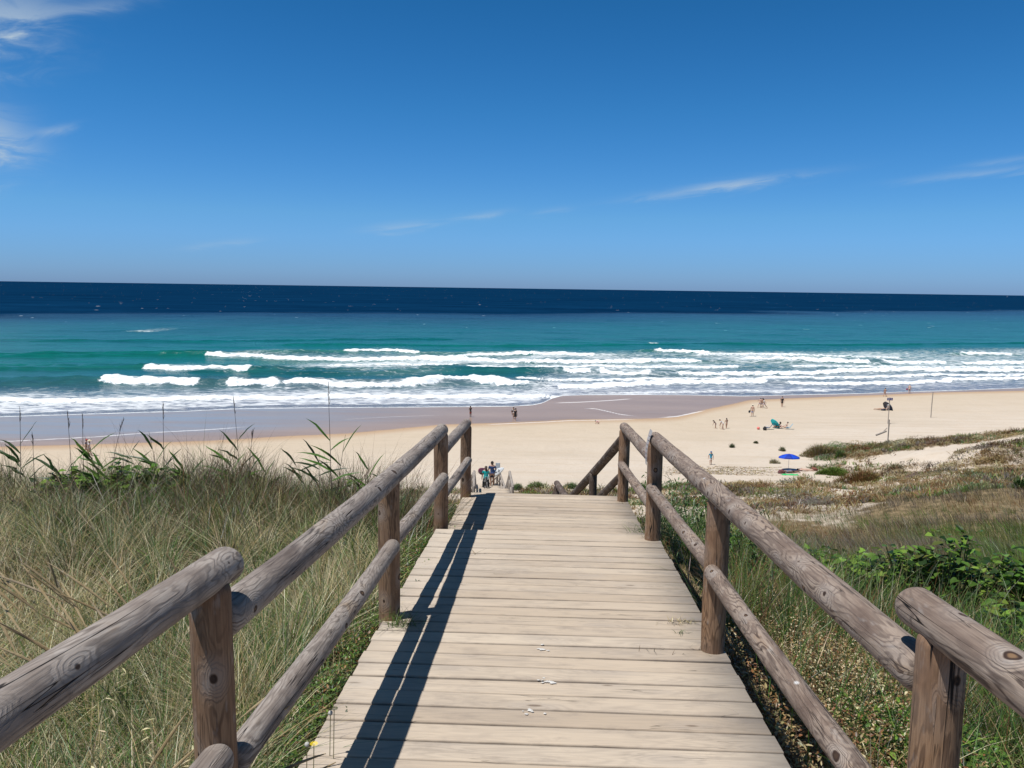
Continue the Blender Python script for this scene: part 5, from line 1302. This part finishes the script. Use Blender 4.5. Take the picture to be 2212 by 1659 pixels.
JC = pose(1.2, 0, armL=(0, .0, .05), armR=(0, .0, .05)); JC.update(pelvis=(0, -.05, .18), hpL=(-.05, -.04, .17), hpR=(.05, -.04, .17), knL=(-.09, .15, .20), knR=(.09, .15, .20), anL=(-.07, -.02, .04), anR=(.07, -.02, .04), toL=(-.08, .07, .018), toR=(.08, .07, .018),
          waist=(0, .01, .235), chest=(0, .12, .28), nb=(0, .19, .30), nk=(0, .235, .305), hd=(0, .29, .30), top=(0, .335, .315), nose=(0, .29, .23), shL=(-.09, .19, .29), shR=(.09, .19, .29), elL=(-.10, .24, .16), elR=(.10, .24, .16), wrL=(-.08, .30, .05), wrR=(.08, .30, .05), haL=(-.08, .33, .02), haR=(.08, .33, .02))
figure('child in pale pink crouching and digging at the edge of the wet sand', fpt(1293, 916), 1.35, R(95), JC, 'pale', wear=(('shirt', 'pale pink', (.80, .48, .47)), ('briefs', 'pale pink', (.80, .48, .47))), group='children on the beach')
# three children by the shore
figure('small dark haired child in navy top bending forward, leftmost of the three children', fpt(1545.8, 925.8), 1.22, R(70), pose(.75, .03, armL=(0, .1, 0), armR=(0, .1, 0)), 'tan', wear=(('shirt', 'navy', (.012, .025, .06)), ('shorts', 'plum cloth', (.10, .04, .09))), longhair=True, group='children on the beach')
figure('child in white shirt stooping with a net, middle of the three children', fpt(1561.5, 928), 1.52, R(60), pose(.80, .07, wide=.04, armL=(0, .05, .0), armR=(0, .05, 0)), 'mid', wear=(('shirt', 'white', (.75, .75, .74)), ('briefs', 'white', (.75, .75, .74))), group='children on the beach')
figure('girl in swimsuit standing with bent arms, rightmost of the three children', fpt(1569, 926), 1.42, R(15), pose(.05, .06, armR=(.02, .08, .12), armL=(-.02, .08, .12)), 'mid', wear=(('bikini', 'sand print', (.45, .30, .22)), ('briefs', 'brown print', (.25, .14, .10))), longhair=True, group='children on the beach')
# racket in the sand
x, y, z = fpt(1556, 927); o = empty('racket', (x, y, z + .02), .4, 'small round wooden racket held low beside the stooping white shirted child', 'racket')
bm = bmesh.new(); 
for k in range(18):
    a0, a1 = k * math.pi / 9, (k + 1) * math.pi / 9; add_tube(bm, [(.14 * math.cos(a0), 0, .16 + .14 * math.sin(a0)), (.14 * math.cos(a1), 0, .16 + .14 * math.sin(a1))], .014, 5)
bm_obj('frame', bm, cmat('racket wood', (.62, .36, .18)), o)
bm = bmesh.new(); add_tube(bm, [(0, 0, .30), (.1, 0, .50)], .016, 6); bm_obj('handle', bm, cmat('racket wood', (.62, .36, .18)), o)
# man in shorts
figure('bare chested man in light blue shorts and cream hat walking up the sand', fpt(1624.8, 899.8), 1.78, R(-25), pose(.10, .13), 'mid', wear=(('shorts', 'light blue', (.33, .47, .74)),), hat=('cap', (.80, .74, .58)), group='people walking on the beach', fat=1.08)
x, y, z = fpt(1624.8, 899.8); bm = bmesh.new(); add_tube(bm, [(0, 0, 0), (-.05, 0, .12), (-.02, 0, .30), (.06, 0, .38)], [.10, .16, .13, .04], 8)
bg_ = bm_obj('beach_bag', bm, cmat('black', (.02, .02, .022)), None, True); bg_.location = (x - .42, y - .03, z + .58); tag(bg_, 'small black bag carried low by the man in light blue shorts', 'bag')
# ball players
figure('bare chested boy in pale patterned shorts chasing a ball, leftmost of the three runners', fpt(1640.6, 881), 1.58, R(-60), pose(.30, .22, armL=(-.22, .0, .18), armR=(.05, .1, .1)), 'mid', wear=(('shorts', 'pale print', (.52, .46, .56)),), group='runners on the beach')
figure('dark haired boy mostly hidden between the two other runners', fpt(1645.6, 880), 1.55, R(-60), pose(.25, .16), 'tan', wear=(('shorts', 'pale print', (.52, .46, .56)),), group='runners on the beach')
figure('long haired girl in white shirt and pale shorts lunging with one leg out', fpt(1651, 882.5), 1.62, R(75), pose(.35, .30, armR=(.0, .02, .1), armL=(-.05, -.25, .15)), 'tan', wear=(('shirt', 'white', (.75, .75, .74)), ('shorts', 'pale lilac', (.60, .58, .72))), longhair=True, group='runners on the beach')
figure('person in black shirt and black shorts standing alone near the waterline', fpt(1689, 879.5), 1.76, R(170), pose(.03, .03), 'mid', wear=(('shirt', 'black', (.02, .02, .022)), ('shorts', 'black', (.02, .02, .022))), group='people at the water', fat=1.15)
figure('sunlit woman in swimsuit walking right along the wet sand', fpt(1911, 857), 1.60, R(-60), pose(.08, .20, armR=(-.02, .12, .18)), 'tan', wear=(('bikini', 'sand print', (.45, .30, .22)), ('briefs', 'pale cloth', (.60, .52, .45))), group='people walking on the beach')
figure('bare chested man in grey shorts walking in the shallows at right, head bowed', fpt(1963.8, 850), 1.76, R(-40), pose(.18, .12), 'pale', wear=(('shorts', 'slate grey', (.10, .12, .18)),), group='people walking on the beach')
x, y, z = fpt(1963.8, 850); bm = bmesh.new(); add_tube(bm, [(0, 0, 0), (-.03, 0, .14), (.02, 0, .34)], [.09, .17, .06], 8); bg_ = bm_obj('beach_bag', bm, cmat('crimson', (.30, .02, .09)), None, True); bg_.location = (x - .45, y, z + .65); tag(bg_, 'crimson bag carried by the man walking in the shallows at right', 'bag')
# boy
figure('boy in turquoise shirt, white shorts and blue white cap walking towards the stairs', fpt(1535, 1003.8), 1.40, R(168), pose(.03, .12, armL=(-.05, .02, 0), armR=(.05, -.03, .02)), 'mid', wear=(('shirt', 'turquoise', (.01, .30, .46)), ('shorts', 'white', (.75, .75, .74))), hat=('cap', (.10, .16, .32)), group='children on the beach')

# couple on the lower walkway
lz = lambda y: -13.88 - (y - 50.3) * .033
cw = (-1.72, 53.6); wz = lz(53.6)
wo = figure('woman in turquoise top and long black wrap with white letters on the lower walkway', (cw[0], cw[1], wz), 1.68, R(4), pose(.04, .05, armL=(-.03, .04, .02), armR=(.03, .02, .0)), 'tan', hair=(.05, .028, .018), wear=(('top', 'sea green', (.0, .42, .42)), ('wrap', 'black', (.02, .02, .022),   .12, .155)), longhair=True, fat=1.22, group='couple with surfboards')
txt = []
def text_mesh(body, size, ext=.004):
    cu = bpy.data.curves.new('t', 'FONT'); cu.body = body; cu.size = size; cu.extrude = ext; cu.align_x = 'CENTER'; cu.align_y = 'CENTER'
    o = bpy.data.objects.new('t', cu); COL.objects.link(o); dg = bpy.context.evaluated_depsgraph_get(); dg.update()
    me = bpy.data.meshes.new_from_object(o.evaluated_get(dg)); bpy.data.objects.remove(o); return me
bm = bmesh.new()
for i, (s_, dx) in enumerate((('X 0', 0), ('0 X', .03), ('0X', -.06), ('X', .05), ('C', .06), ('30 6', 0))):
    me = text_mesh(s_, .17); q = bmesh.new(); q.from_mesh(me)
    zz = .95 - i * .135; off = .175 + .055 * i / 5
    bmesh.ops.transform(q, matrix=Matrix.Translation((dx * 1.2, -off - .015, zz)) @ Matrix.Rotation(R(90), 4, 'X'), verts=q.verts)
    m2 = bpy.data.meshes.new('x'); q.to_mesh(m2); q.free(); bm.from_mesh(m2)
bm_obj('lettering', bm, cmat('white', (.75, .75, .74)), wo)
figure('man in navy shirt and dark shorts seen from behind on the lower walkway', (-1.33, 55.0, wz - .08), 1.80, R(2), pose(.03, .05, armR=(.07, .02, .06), armL=(-.03, .03, .0)), 'tan', wear=(('shirt', 'navy blue shirt', (.022, .055, .16)), ('shorts', 'dark navy shorts', (.02, .03, .06))), group='couple with surfboards')
def surfboard(label, loc, rot, L, W, c1, c2, marks):
    o = empty('surfboard', loc, 0, label, 'surfboard'); o.rotation_euler = rot
    bm = bmesh.new(); n = 22; T_ = []; D_ = []
    for i in range(n + 1):
        s = i / n; w_ = W / 2 * (math.sin(math.pi * s ** .85)) ** .62 if 0 < s < 1 else .004; rk = .10 * (abs(s - .42) * 1.7) ** 2.4; th = .03 * math.sin(math.pi * min(max(s, .04), .96)) + .006
        row = [bm.verts.new((L * (s - .5), w_ * a, rk + th * b)) for a, b in ((-1, 0), (-.7, .9), (0, 1.1), (.7, .9), (1, 0), (.7, -.8), (0, -1), (-.7, -.8))]; T_.append(row)
    for i in range(n):
        for k in range(8): bm.faces.new((T_[i][k], T_[i][(k + 1) % 8], T_[i + 1][(k + 1) % 8], T_[i + 1][k]))
    bm.faces.new(T_[0]); bm.faces.new(T_[-1][::-1]); bm_obj('board', bm, c1, o, True)
    bm = bmesh.new()
    for a in (-.3, 0, .3):
        v = [bm.verts.new((-L * .42 + dx, a * W * .6 + dy, -.02 - dz)) for dx, dy, dz in ((0, -.004, 0), (.12, -.004, 0), (-.03, 0, .11), (0, .004, 0), (.12, .004, 0), (-.03, .002, .115))]
        for f in ((0, 1, 2), (5, 4, 3), (0, 3, 4, 1), (1, 4, 5, 2), (2, 5, 3, 0)): bm.faces.new([v[k] for k in f])
    bm_obj('fin', bm, c2, o)
    if marks:
        bm = bmesh.new()
        for x0, w_, hh in ((.35, .18, .05), (.35, .05, .22), (.62, .06, .2), (.80, .05, .12), (.05, .2, .04)):
            add_box(bm, (x0 * L * .5, 0, .055), (w_, hh, .006))
        bm_obj('board_marking', bm, cmat('charcoal mark', (.05, .05, .055)), o)
    return o
surfboard('white surfboard with dark markings carried under the right arm of the man', (-1.02, 54.95, wz + .93), (R(75), R(-28), R(-42)), 1.9, .52, cmat('board white', (.74, .76, .76), .3), cmat('dark fin', (.03, .03, .035)), True)
surfboard('maroon surfboard carried on the left side of the woman', (-2.0, 53.8, wz + 1.28), (R(62), R(6), R(72)), 1.7, .50, cmat('maroon', (.17, .035, .045), .4), cmat('dark fin', (.03, .03, .035)), False)
# white notice board at the foot of the stairs
x0 = pray(1075.5, 1008); Yb = 63.0; xb, zb = x0[0] * Yb, x0[2] * Yb; o = empty('notice_board', (xb, Yb, -17.0), 0, 'white notice board on a post at the foot of the lower walkway', 'sign')
bm = bmesh.new(); add_box(bm, (0, 0, zb + 17.0), (.36, .03, .62)); bm_obj('panel', bm, cmat('pale panel', (.60, .68, .74), .4), o)
bm = bmesh.new(); add_box(bm, (0, -.02, zb + 17.0 + .05), (.30, .01, .44)); bm_obj('notice', bm, cmat('notice paper', (.72, .78, .80), .4), o)
bm = bmesh.new(); add_box(bm, (.0, -.021, zb + 17.0 - .26), (.34, .012, .07)); bm_obj('footer', bm, cmat('dark grey band', (.10, .12, .20)), o)
log('post', (xb, Yb + .06, -17.6), (xb, Yb + .06, zb + .1), .05, m_pale, o, 3)

# beach umbrellas
def umbrella(label, loc, Rr_, H, tilt, mats, sag=.32, name='beach_umbrella', n=8, polelen=None):
    o = empty(name, loc, 0, label, 'umbrella')
    M = Matrix.Rotation(tilt[1], 4, 'Y') @ Matrix.Rotation(tilt[0], 4, 'X')
    c0_ = Vector((0, 0, H))
    def pt(rad, th): 
        k = rad / Rr_; scal = 1 - .06 * (k ** 4) * (1 - abs(math.cos(th * n / 2)))
        return c0_ + (M @ Vector((rad * scal * math.cos(th), rad * scal * math.sin(th), -sag * Rr_ * 1.0 * k ** 1.9 - .05 * Rr_ * (k ** 2) * 0)))
    for par in (0, 1):
        bm = bmesh.new()
        for g_ in range(par, n, 2):
            sub = 5; rows = 6; grid = [[bm.verts.new(pt(Rr_ * max(i, .02) / rows, 2 * math.pi * (g_ + j / sub) / n)) for j in range(sub + 1)] for i in range(rows + 1)]
            low_ = [bm.verts.new(grid[-1][j].co + (M @ Vector((0, 0, -.09)))) for j in range(sub + 1)]; grid.append(low_)
            for i in range(rows + 1):
                for j in range(sub): bm.faces.new((grid[i][j], grid[i][j + 1], grid[i + 1][j + 1], grid[i + 1][j]))
        bm_obj('canopy', bm, mats[par], o)
    bm = bmesh.new(); pl_ = Vector((0, 0, -(polelen or H))); 
    e_ = Vector((0, 0, -.15)) if polelen is None else c0_ + M @ pl_
    add_tube(bm, [e_, c0_ + M @ Vector((0, 0, .06))], .018, 8); bm_obj('pole', bm, cmat('white pole', (.62, .62, .60), .4), o)
    for g_ in range(n):
        bm = bmesh.new(); add_tube(bm, [pt(Rr_ * q, 2 * math.pi * g_ / n) + Vector((0, 0, -.012)) for q in (.05, .5, 1.0)], .008, 4); bm_obj('rib', bm, cmat('rib metal', (.45, .45, .46), .4), o)
    return o
ux, uy, uz = fpt(1702.9, 1015.2)
def cloth(name, c, tr=.45):
    m, t = mat_new(name); cc = t.ramp(t.noise(t.node('ShaderNodeTexCoord').outputs['Object'], 5), [(.3, tuple(x * .9 for x in c)), (.7, tuple(min(1, x * 1.1) for x in c))])
    finish(t, t.node('ShaderNodeMixShader', ins={0: tr, 1: pbr(t, cc, .6), 2: t.node('ShaderNodeBsdfTranslucent', ins={'Color': cc}).outputs[0]}).outputs[0]); return m
umbrella('royal blue beach umbrella standing upright on the sand', (ux, uy, uz), 1.03, 1.62, (R(-5), 0), (cloth('royal blue cloth', (.012, .085, .72), .25), cloth('deep blue cloth', (.008, .045, .42), .25)))
# sunbathers under it
def lying(label, px, py, h, rz, wear, skin, up=False, dz=.09, **k):
    x, y, z = fpt(px, py); o = figure(label, (x, y, z + dz * h), h, 0, pose(0, 0, wide=.03, armL=(-.03, .0, 0.02)), skin, wear=wear, **k)
    o.rotation_euler = (Matrix.Rotation(rz, 3, 'Z') @ Matrix.Rotation(R(-90) if up else R(90), 3, 'X')).to_euler(); return o
lying('person in dark clothes lying on the sand under the blue umbrella', 1728, 1022, 1.72, R(92), (('shirt', 'grey blue print', (.16, .17, .22)), ('shorts', 'black', (.02, .02, .022))), 'brown', True, group='sunbathers', fat=1.25)
lying('person with pale bare legs lying at the right of the blue umbrella group', 1757, 1018, 1.60, R(86), (('briefs', 'brown print', (.25, .14, .10)), ('bikini', 'sand print', (.45, .30, .22))), 'pale', True, group='sunbathers')
def heap(name, label, cat, px, py, size, mat, seed=1, dz=0.0):
    x, y, z = fpt(px, py); bm = bmesh.new(); bmesh.ops.create_icosphere(bm, subdivisions=3, radius=.5)
    rr = np.random.default_rng(seed); ph = rr.uniform(0, 6, 6)
    for v in bm.verts:
        c = v.co; k = 1 + .14 * math.sin(6 * c.x + ph[0]) * math.sin(7 * c.y + ph[1]) + .10 * math.sin(11 * c.z + ph[2] + 5 * c.x)
        v.co = Vector((c.x * size[0] * k, c.y * size[1] * k, (max(c.z, -.32) + .32) * size[2] * k))
    o = bm_obj(name, bm, mat, None, True); o.location = (x, y, z - .02 + dz); tag(o, label, cat); return o
heap('beach_bag', 'maroon brown bag by the head of the person under the blue umbrella', 'bag', 1688, 1023.5, (.75, .45, .50), cmat('maroon brown', (.14, .05, .05)), 3)
heap('beach_bag', 'round reddish brown bag at the far right of the blue umbrella group', 'bag', 1759, 1017, (.62, .4, .45), cmat('red brown', (.20, .07, .045)), 4)
x, y, z = fpt(1707, 1026.5); bm = bmesh.new(); nx_ = 12
gv = [[bm.verts.new((-.8 + 1.6 * i / nx_, -.3 + .6 * j / 4, .02 + .02 * math.sin(i * 1.3 + j) + .0)) for j in range(5)] for i in range(nx_ + 1)]
for i in range(nx_):
    for j in range(4): bm.faces.new((gv[i][j], gv[i + 1][j], gv[i + 1][j + 1], gv[i][j + 1]))
r2 = bmesh.ops.extrude_face_region(bm, geom=bm.faces[:]); bmesh.ops.translate(bm, verts=[v for v in r2['geom'] if isinstance(v, bmesh.types.BMVert)], vec=(0, 0, .02))
o = bm_obj('towel', bm, cmat('bright green', (.04, .48, .14))); o.location = (x, y, z); tag(o, 'bright green towel edge sticking out under the lying person', 'towel')

# teal group
tx, ty, tz = fpt(1684, 927)
umbrella('teal green beach umbrella laid tilted as a wind break behind the sunbathers', (tx - .1, ty + .9, tz), .80, .72, (R(-14), R(56)), (cloth('teal cloth', (.02, .62, .62), .5), cloth('deep teal cloth', (.01, .45, .48), .5)), polelen=1.1)
def beach_chair(label, loc, rz, mat):
    o = empty('beach_chair', loc, rz, label, 'beach chair'); rot = Matrix.Rotation(R(38), 3, 'X')
    bm = bmesh.new(); add_box(bm, (0, 0, .24), (.52, .50, .025)); bm_obj('seat', bm, mat, o)
    bm = bmesh.new(); add_box(bm, (0, -.48, .50), (.52, .025, .68), Matrix.Rotation(R(32), 3, 'X')); bm_obj('backrest', bm, mat, o)
    for s in (-1, 1):
        bm = bmesh.new(); add_tube(bm, [(s * .28, .26, 0), (s * .28, -.22, .28)], .014, 6); add_tube(bm, [(s * .28, -.26, 0), (s * .28, .26, .26)], .014, 6); bm_obj('leg', bm, cmat('rib metal', (.45, .45, .46)), o)
        bm = bmesh.new(); add_tube(bm, [(s * .28, .22, .42), (s * .28, -.34, .44)], .018, 6); bm_obj('armrest', bm, cmat('white', (.75, .75, .74)), o)
    return o
beach_chair('light blue beach chair right of the teal umbrella', (tx + 1.05, ty, tz), R(70), cmat('sky cloth', (.18, .48, .66)))
beach_chair('dark blue striped beach chair at the left end of the teal group', (tx - 1.75, ty - .3, tz), R(60), cmat('dark blue cloth', (.03, .07, .16)))
JS = pose(0, 0)
JS.update(pelvis=(0, 0, .13), waist=(0, -.035, .19), chest=(0, -.09, .29), nb=(0, -.13, .365), nk=(0, -.145, .41), hd=(0, -.145, .47), top=(0, -.155, .52), nose=(0, -.085, .465), shL=(-.098, -.13, .36), shR=(.098, -.13, .36),
          elL=(-.14, -.10, .23), elR=(.14, -.10, .23), wrL=(-.12, .03, .17), wrR=(.12, .03, .17), haL=(-.12, .07, .16), haR=(.12, .07, .16), hpL=(-.05, .02, .12), hpR=(.05, .02, .12), knL=(-.07, .22, .22), knR=(.07, .22, .22), anL=(-.07, .36, .04), anR=(.07, .36, .04), toL=(-.08, .43, .05), toR=(.08, .43, .05))
figure('bare skinned sunbather sitting in front of the light blue chair', (tx + .75, ty - .05, tz + .06), 1.68, R(75), JS, 'pale', wear=(('bikini', 'black', (.02, .02, .022)), ('briefs', 'black', (.02, .02, .022))), group='sunbathers')
figure('dark haired sunbather sitting under the teal umbrella', (tx - .05, ty + .55, tz), 1.66, R(65), JS, 'tan', wear=(('shirt', 'plum cloth', (.10, .04, .09)), ('shorts', 'plum cloth', (.10, .04, .09))), longhair=True, group='sunbathers')
lying('sunbather lying back in maroon clothes in the middle of the teal group', 1671, 925.5, 1.6, R(-80), (('shirt', 'maroon cloth', (.20, .05, .09)), ('shorts', 'dark blue cloth', (.03, .07, .16))), 'mid', True, dz=.16, group='sunbathers')
heap('beach_bag', 'black beach bag at the left end of the teal group', 'bag', 1652, 930, (.5, .4, .62), cmat('black', (.02, .02, .022)), 6)
x, y, z = fpt(1638, 928.3); bm = bmesh.new(); bmesh.ops.create_uvsphere(bm, u_segments=16, v_segments=10, radius=.20); o = bm_obj('beach_ball', bm, cmat('coral ball', (.85, .22, .18), .4), None, True); o.location = (x, y, z + .19); tag(o, 'small coral pink ball alone on the sand left of the teal group', 'ball')

# dark umbrella group
dx_, dy_, dz_ = fpt(1919, 887)
umbrella('dark grey blue umbrella lying on its side behind the numbered sign', (dx_ + .50, dy_ + .7, dz_), 1.0, .66, (R(-12), R(60)), (cmat('slate umbrella', (.055, .065, .10), .5), cmat('slate umbrella dark', (.04, .05, .08), .5)), polelen=1.1)
figure('person in light cap sitting against the dark umbrella', (dx_ - .35, dy_, dz_), 1.7, R(80), JS, 'mid', wear=(('shirt', 'grey print', (.34, .30, .28)), ('shorts', 'black', (.02, .02, .022))), hat=('cap', (.78, .76, .72)), group='sunbathers')
lying('sunbather lying flat left of the dark umbrella with feet to the left', 1888, 885.5, 1.7, R(-88), (('briefs', 'coral red', (.60, .06, .08)),), 'tan', True, group='sunbathers')
heap('beach_bag', 'small dark bag between the sitting and lying people by the dark umbrella', 'bag', 1908, 887, (.7, .4, .35), cmat('dark bag', (.03, .035, .05)), 9)

# numbered sign, poles
msign = cmat('sign blue', (.018, .012, .17), .35)
sx_, sy_, sz_ = fpt(1917.8, 915.3); topz = pray(1922, 858.5)[2] * sy_; sign_h = topz - sz_
o = empty('numbered_sign', (sx_, sy_, sz_), 0, 'wooden pole with dark blue plates reading 44 near the top', 'sign')
lean = (pray(1922.2, 858)[0] - pray(1917.8, 915)[0]) * sy_
log('pole', (sx_, sy_, sz_ - .3), (sx_ + lean, sy_, topz), .055, m_pale, o, 5)
for s in (-1, 1):
    bm = bmesh.new(); cx_ = sx_ + lean * .97 + s * .205; cz_ = topz - .23; add_box(bm, (cx_, sy_ - .075, cz_), (.385, .02, .36)); bmesh.ops.translate(bm, verts=bm.verts, vec=(-sx_, -sy_, -sz_)); pn = bm_obj('plate', bm, msign, o)
    if s < 0:
        me = text_mesh('44', .32); q = bmesh.new(); q.from_mesh(me); bmesh.ops.transform(q, matrix=Matrix.Translation((cx_ - .0, sy_ - .09, cz_)) @ Matrix.Rotation(R(90), 4, 'X'), verts=q.verts)
    else:
        q = bmesh.new()
        for zz, seg in ((.085, ((-.07, .09), (.05, .07))), (.02, ((-.03, .16),)), (-.07, ((-.09, .06), (0, .07), (.09, .06)))):
            for xx, ww in seg: add_box(q, (cx_ + xx, sy_ - .09, cz_ + zz), (ww, .006, .04))
    bmesh.ops.translate(q, verts=q.verts, vec=(-sx_, -sy_, -sz_)); w_ = bm_obj('lettering', q, cmat('white', (.75, .75, .74)), pn); 
bpy.context.view_layer.update()
px_, py_, pz_ = fpt(2010.7, 902.5); t_ = pray(2015.5, 847.5) * py_
o = empty('wooden_pole', (px_, py_, pz_), 0, 'bare tall wooden pole leaning slightly right on the beach', 'pole'); log('shaft', (px_, py_, pz_ - .3), (px_ + (t_[0] - px_), py_, t_[2]), .062, m_pale, o, 6); 
bm = bmesh.new(); add_tube(bm, [(px_ + (t_[0] - px_) * .999, py_, t_[2] - .02), (t_[0], py_, t_[2] + .04)], .07, 10); bmesh.ops.translate(bm, verts=bm.verts, vec=(-px_, -py_, -pz_)); bm_obj('cap', bm, m_pale, o)
Yq = 88.0; a_ = pray(1921, 906) * Yq; b_ = pray(1918.5, 944) * Yq; zq = float(terrain(b_[0], Yq))
o = empty('short_post', (b_[0], Yq, zq), 0, 'short wooden post with a crosspiece on the dune in front of the numbered sign', 'post')
log('shaft', (b_[0], Yq, zq - .3), (a_[0], Yq, a_[2]), .062, m_pale, o, 7); log('crosspiece', (a_[0] - .12, Yq - .07, a_[2] - .46), (a_[0] + .22, Yq - .07, a_[2] - .50), .025, m_pale, o, 8)
a_ = pray(1892, 940) * 87; b_ = pray(1915, 931) * 87; o = empty('driftwood', (a_[0], 87, a_[2]), 0, 'bleached driftwood log lying at the dune edge by the short post', 'driftwood'); log('trunk', a_, b_, .10, m_pale, o, 9); log('branch', tuple(Vector(a_).lerp(Vector(b_), .6)), tuple(Vector(b_) + Vector((.1, .1, .35))), .04, m_pale, o, 10)

# fix transforms of parts built in world space under placed empties
bpy.context.view_layer.update()

# paper notice stapled to the third right post
a_ = pray(1400, 935) * 6.05
o = empty('paper_notice', (a_[0] + .018, 6.03, a_[2]), 0, 'white paper notice stapled edge-on to the third right rail post', 'notice')
bm = bmesh.new(); rows = 10
g0 = [[bm.verts.new((-.028 * (i / rows) - .02 * math.sin(i / rows * 2.8), -.07 + .11 * j / 4 - .05 * (i / rows) * (j / 4), .03 - .27 * i / rows)) for j in range(5)] for i in range(rows + 1)]
for i in range(rows):
    for j in range(4): bm.faces.new((g0[i][j], g0[i][j + 1], g0[i + 1][j + 1], g0[i + 1][j]))
bm_obj('sheet', bm, cmat('paper', (.42, .40, .39), .7), o)
bm = bmesh.new()
for i in range(6): add_box(bm, (-.004 - .028 * (.15 + i * .12) - .02 * math.sin((.15 + i * .12) * 2.8), -.035, .03 - .27 * (.15 + i * .12)), (.002, .06, .006))
bm_obj('print', bm, cmat('faded print', (.42, .32, .32)), o)
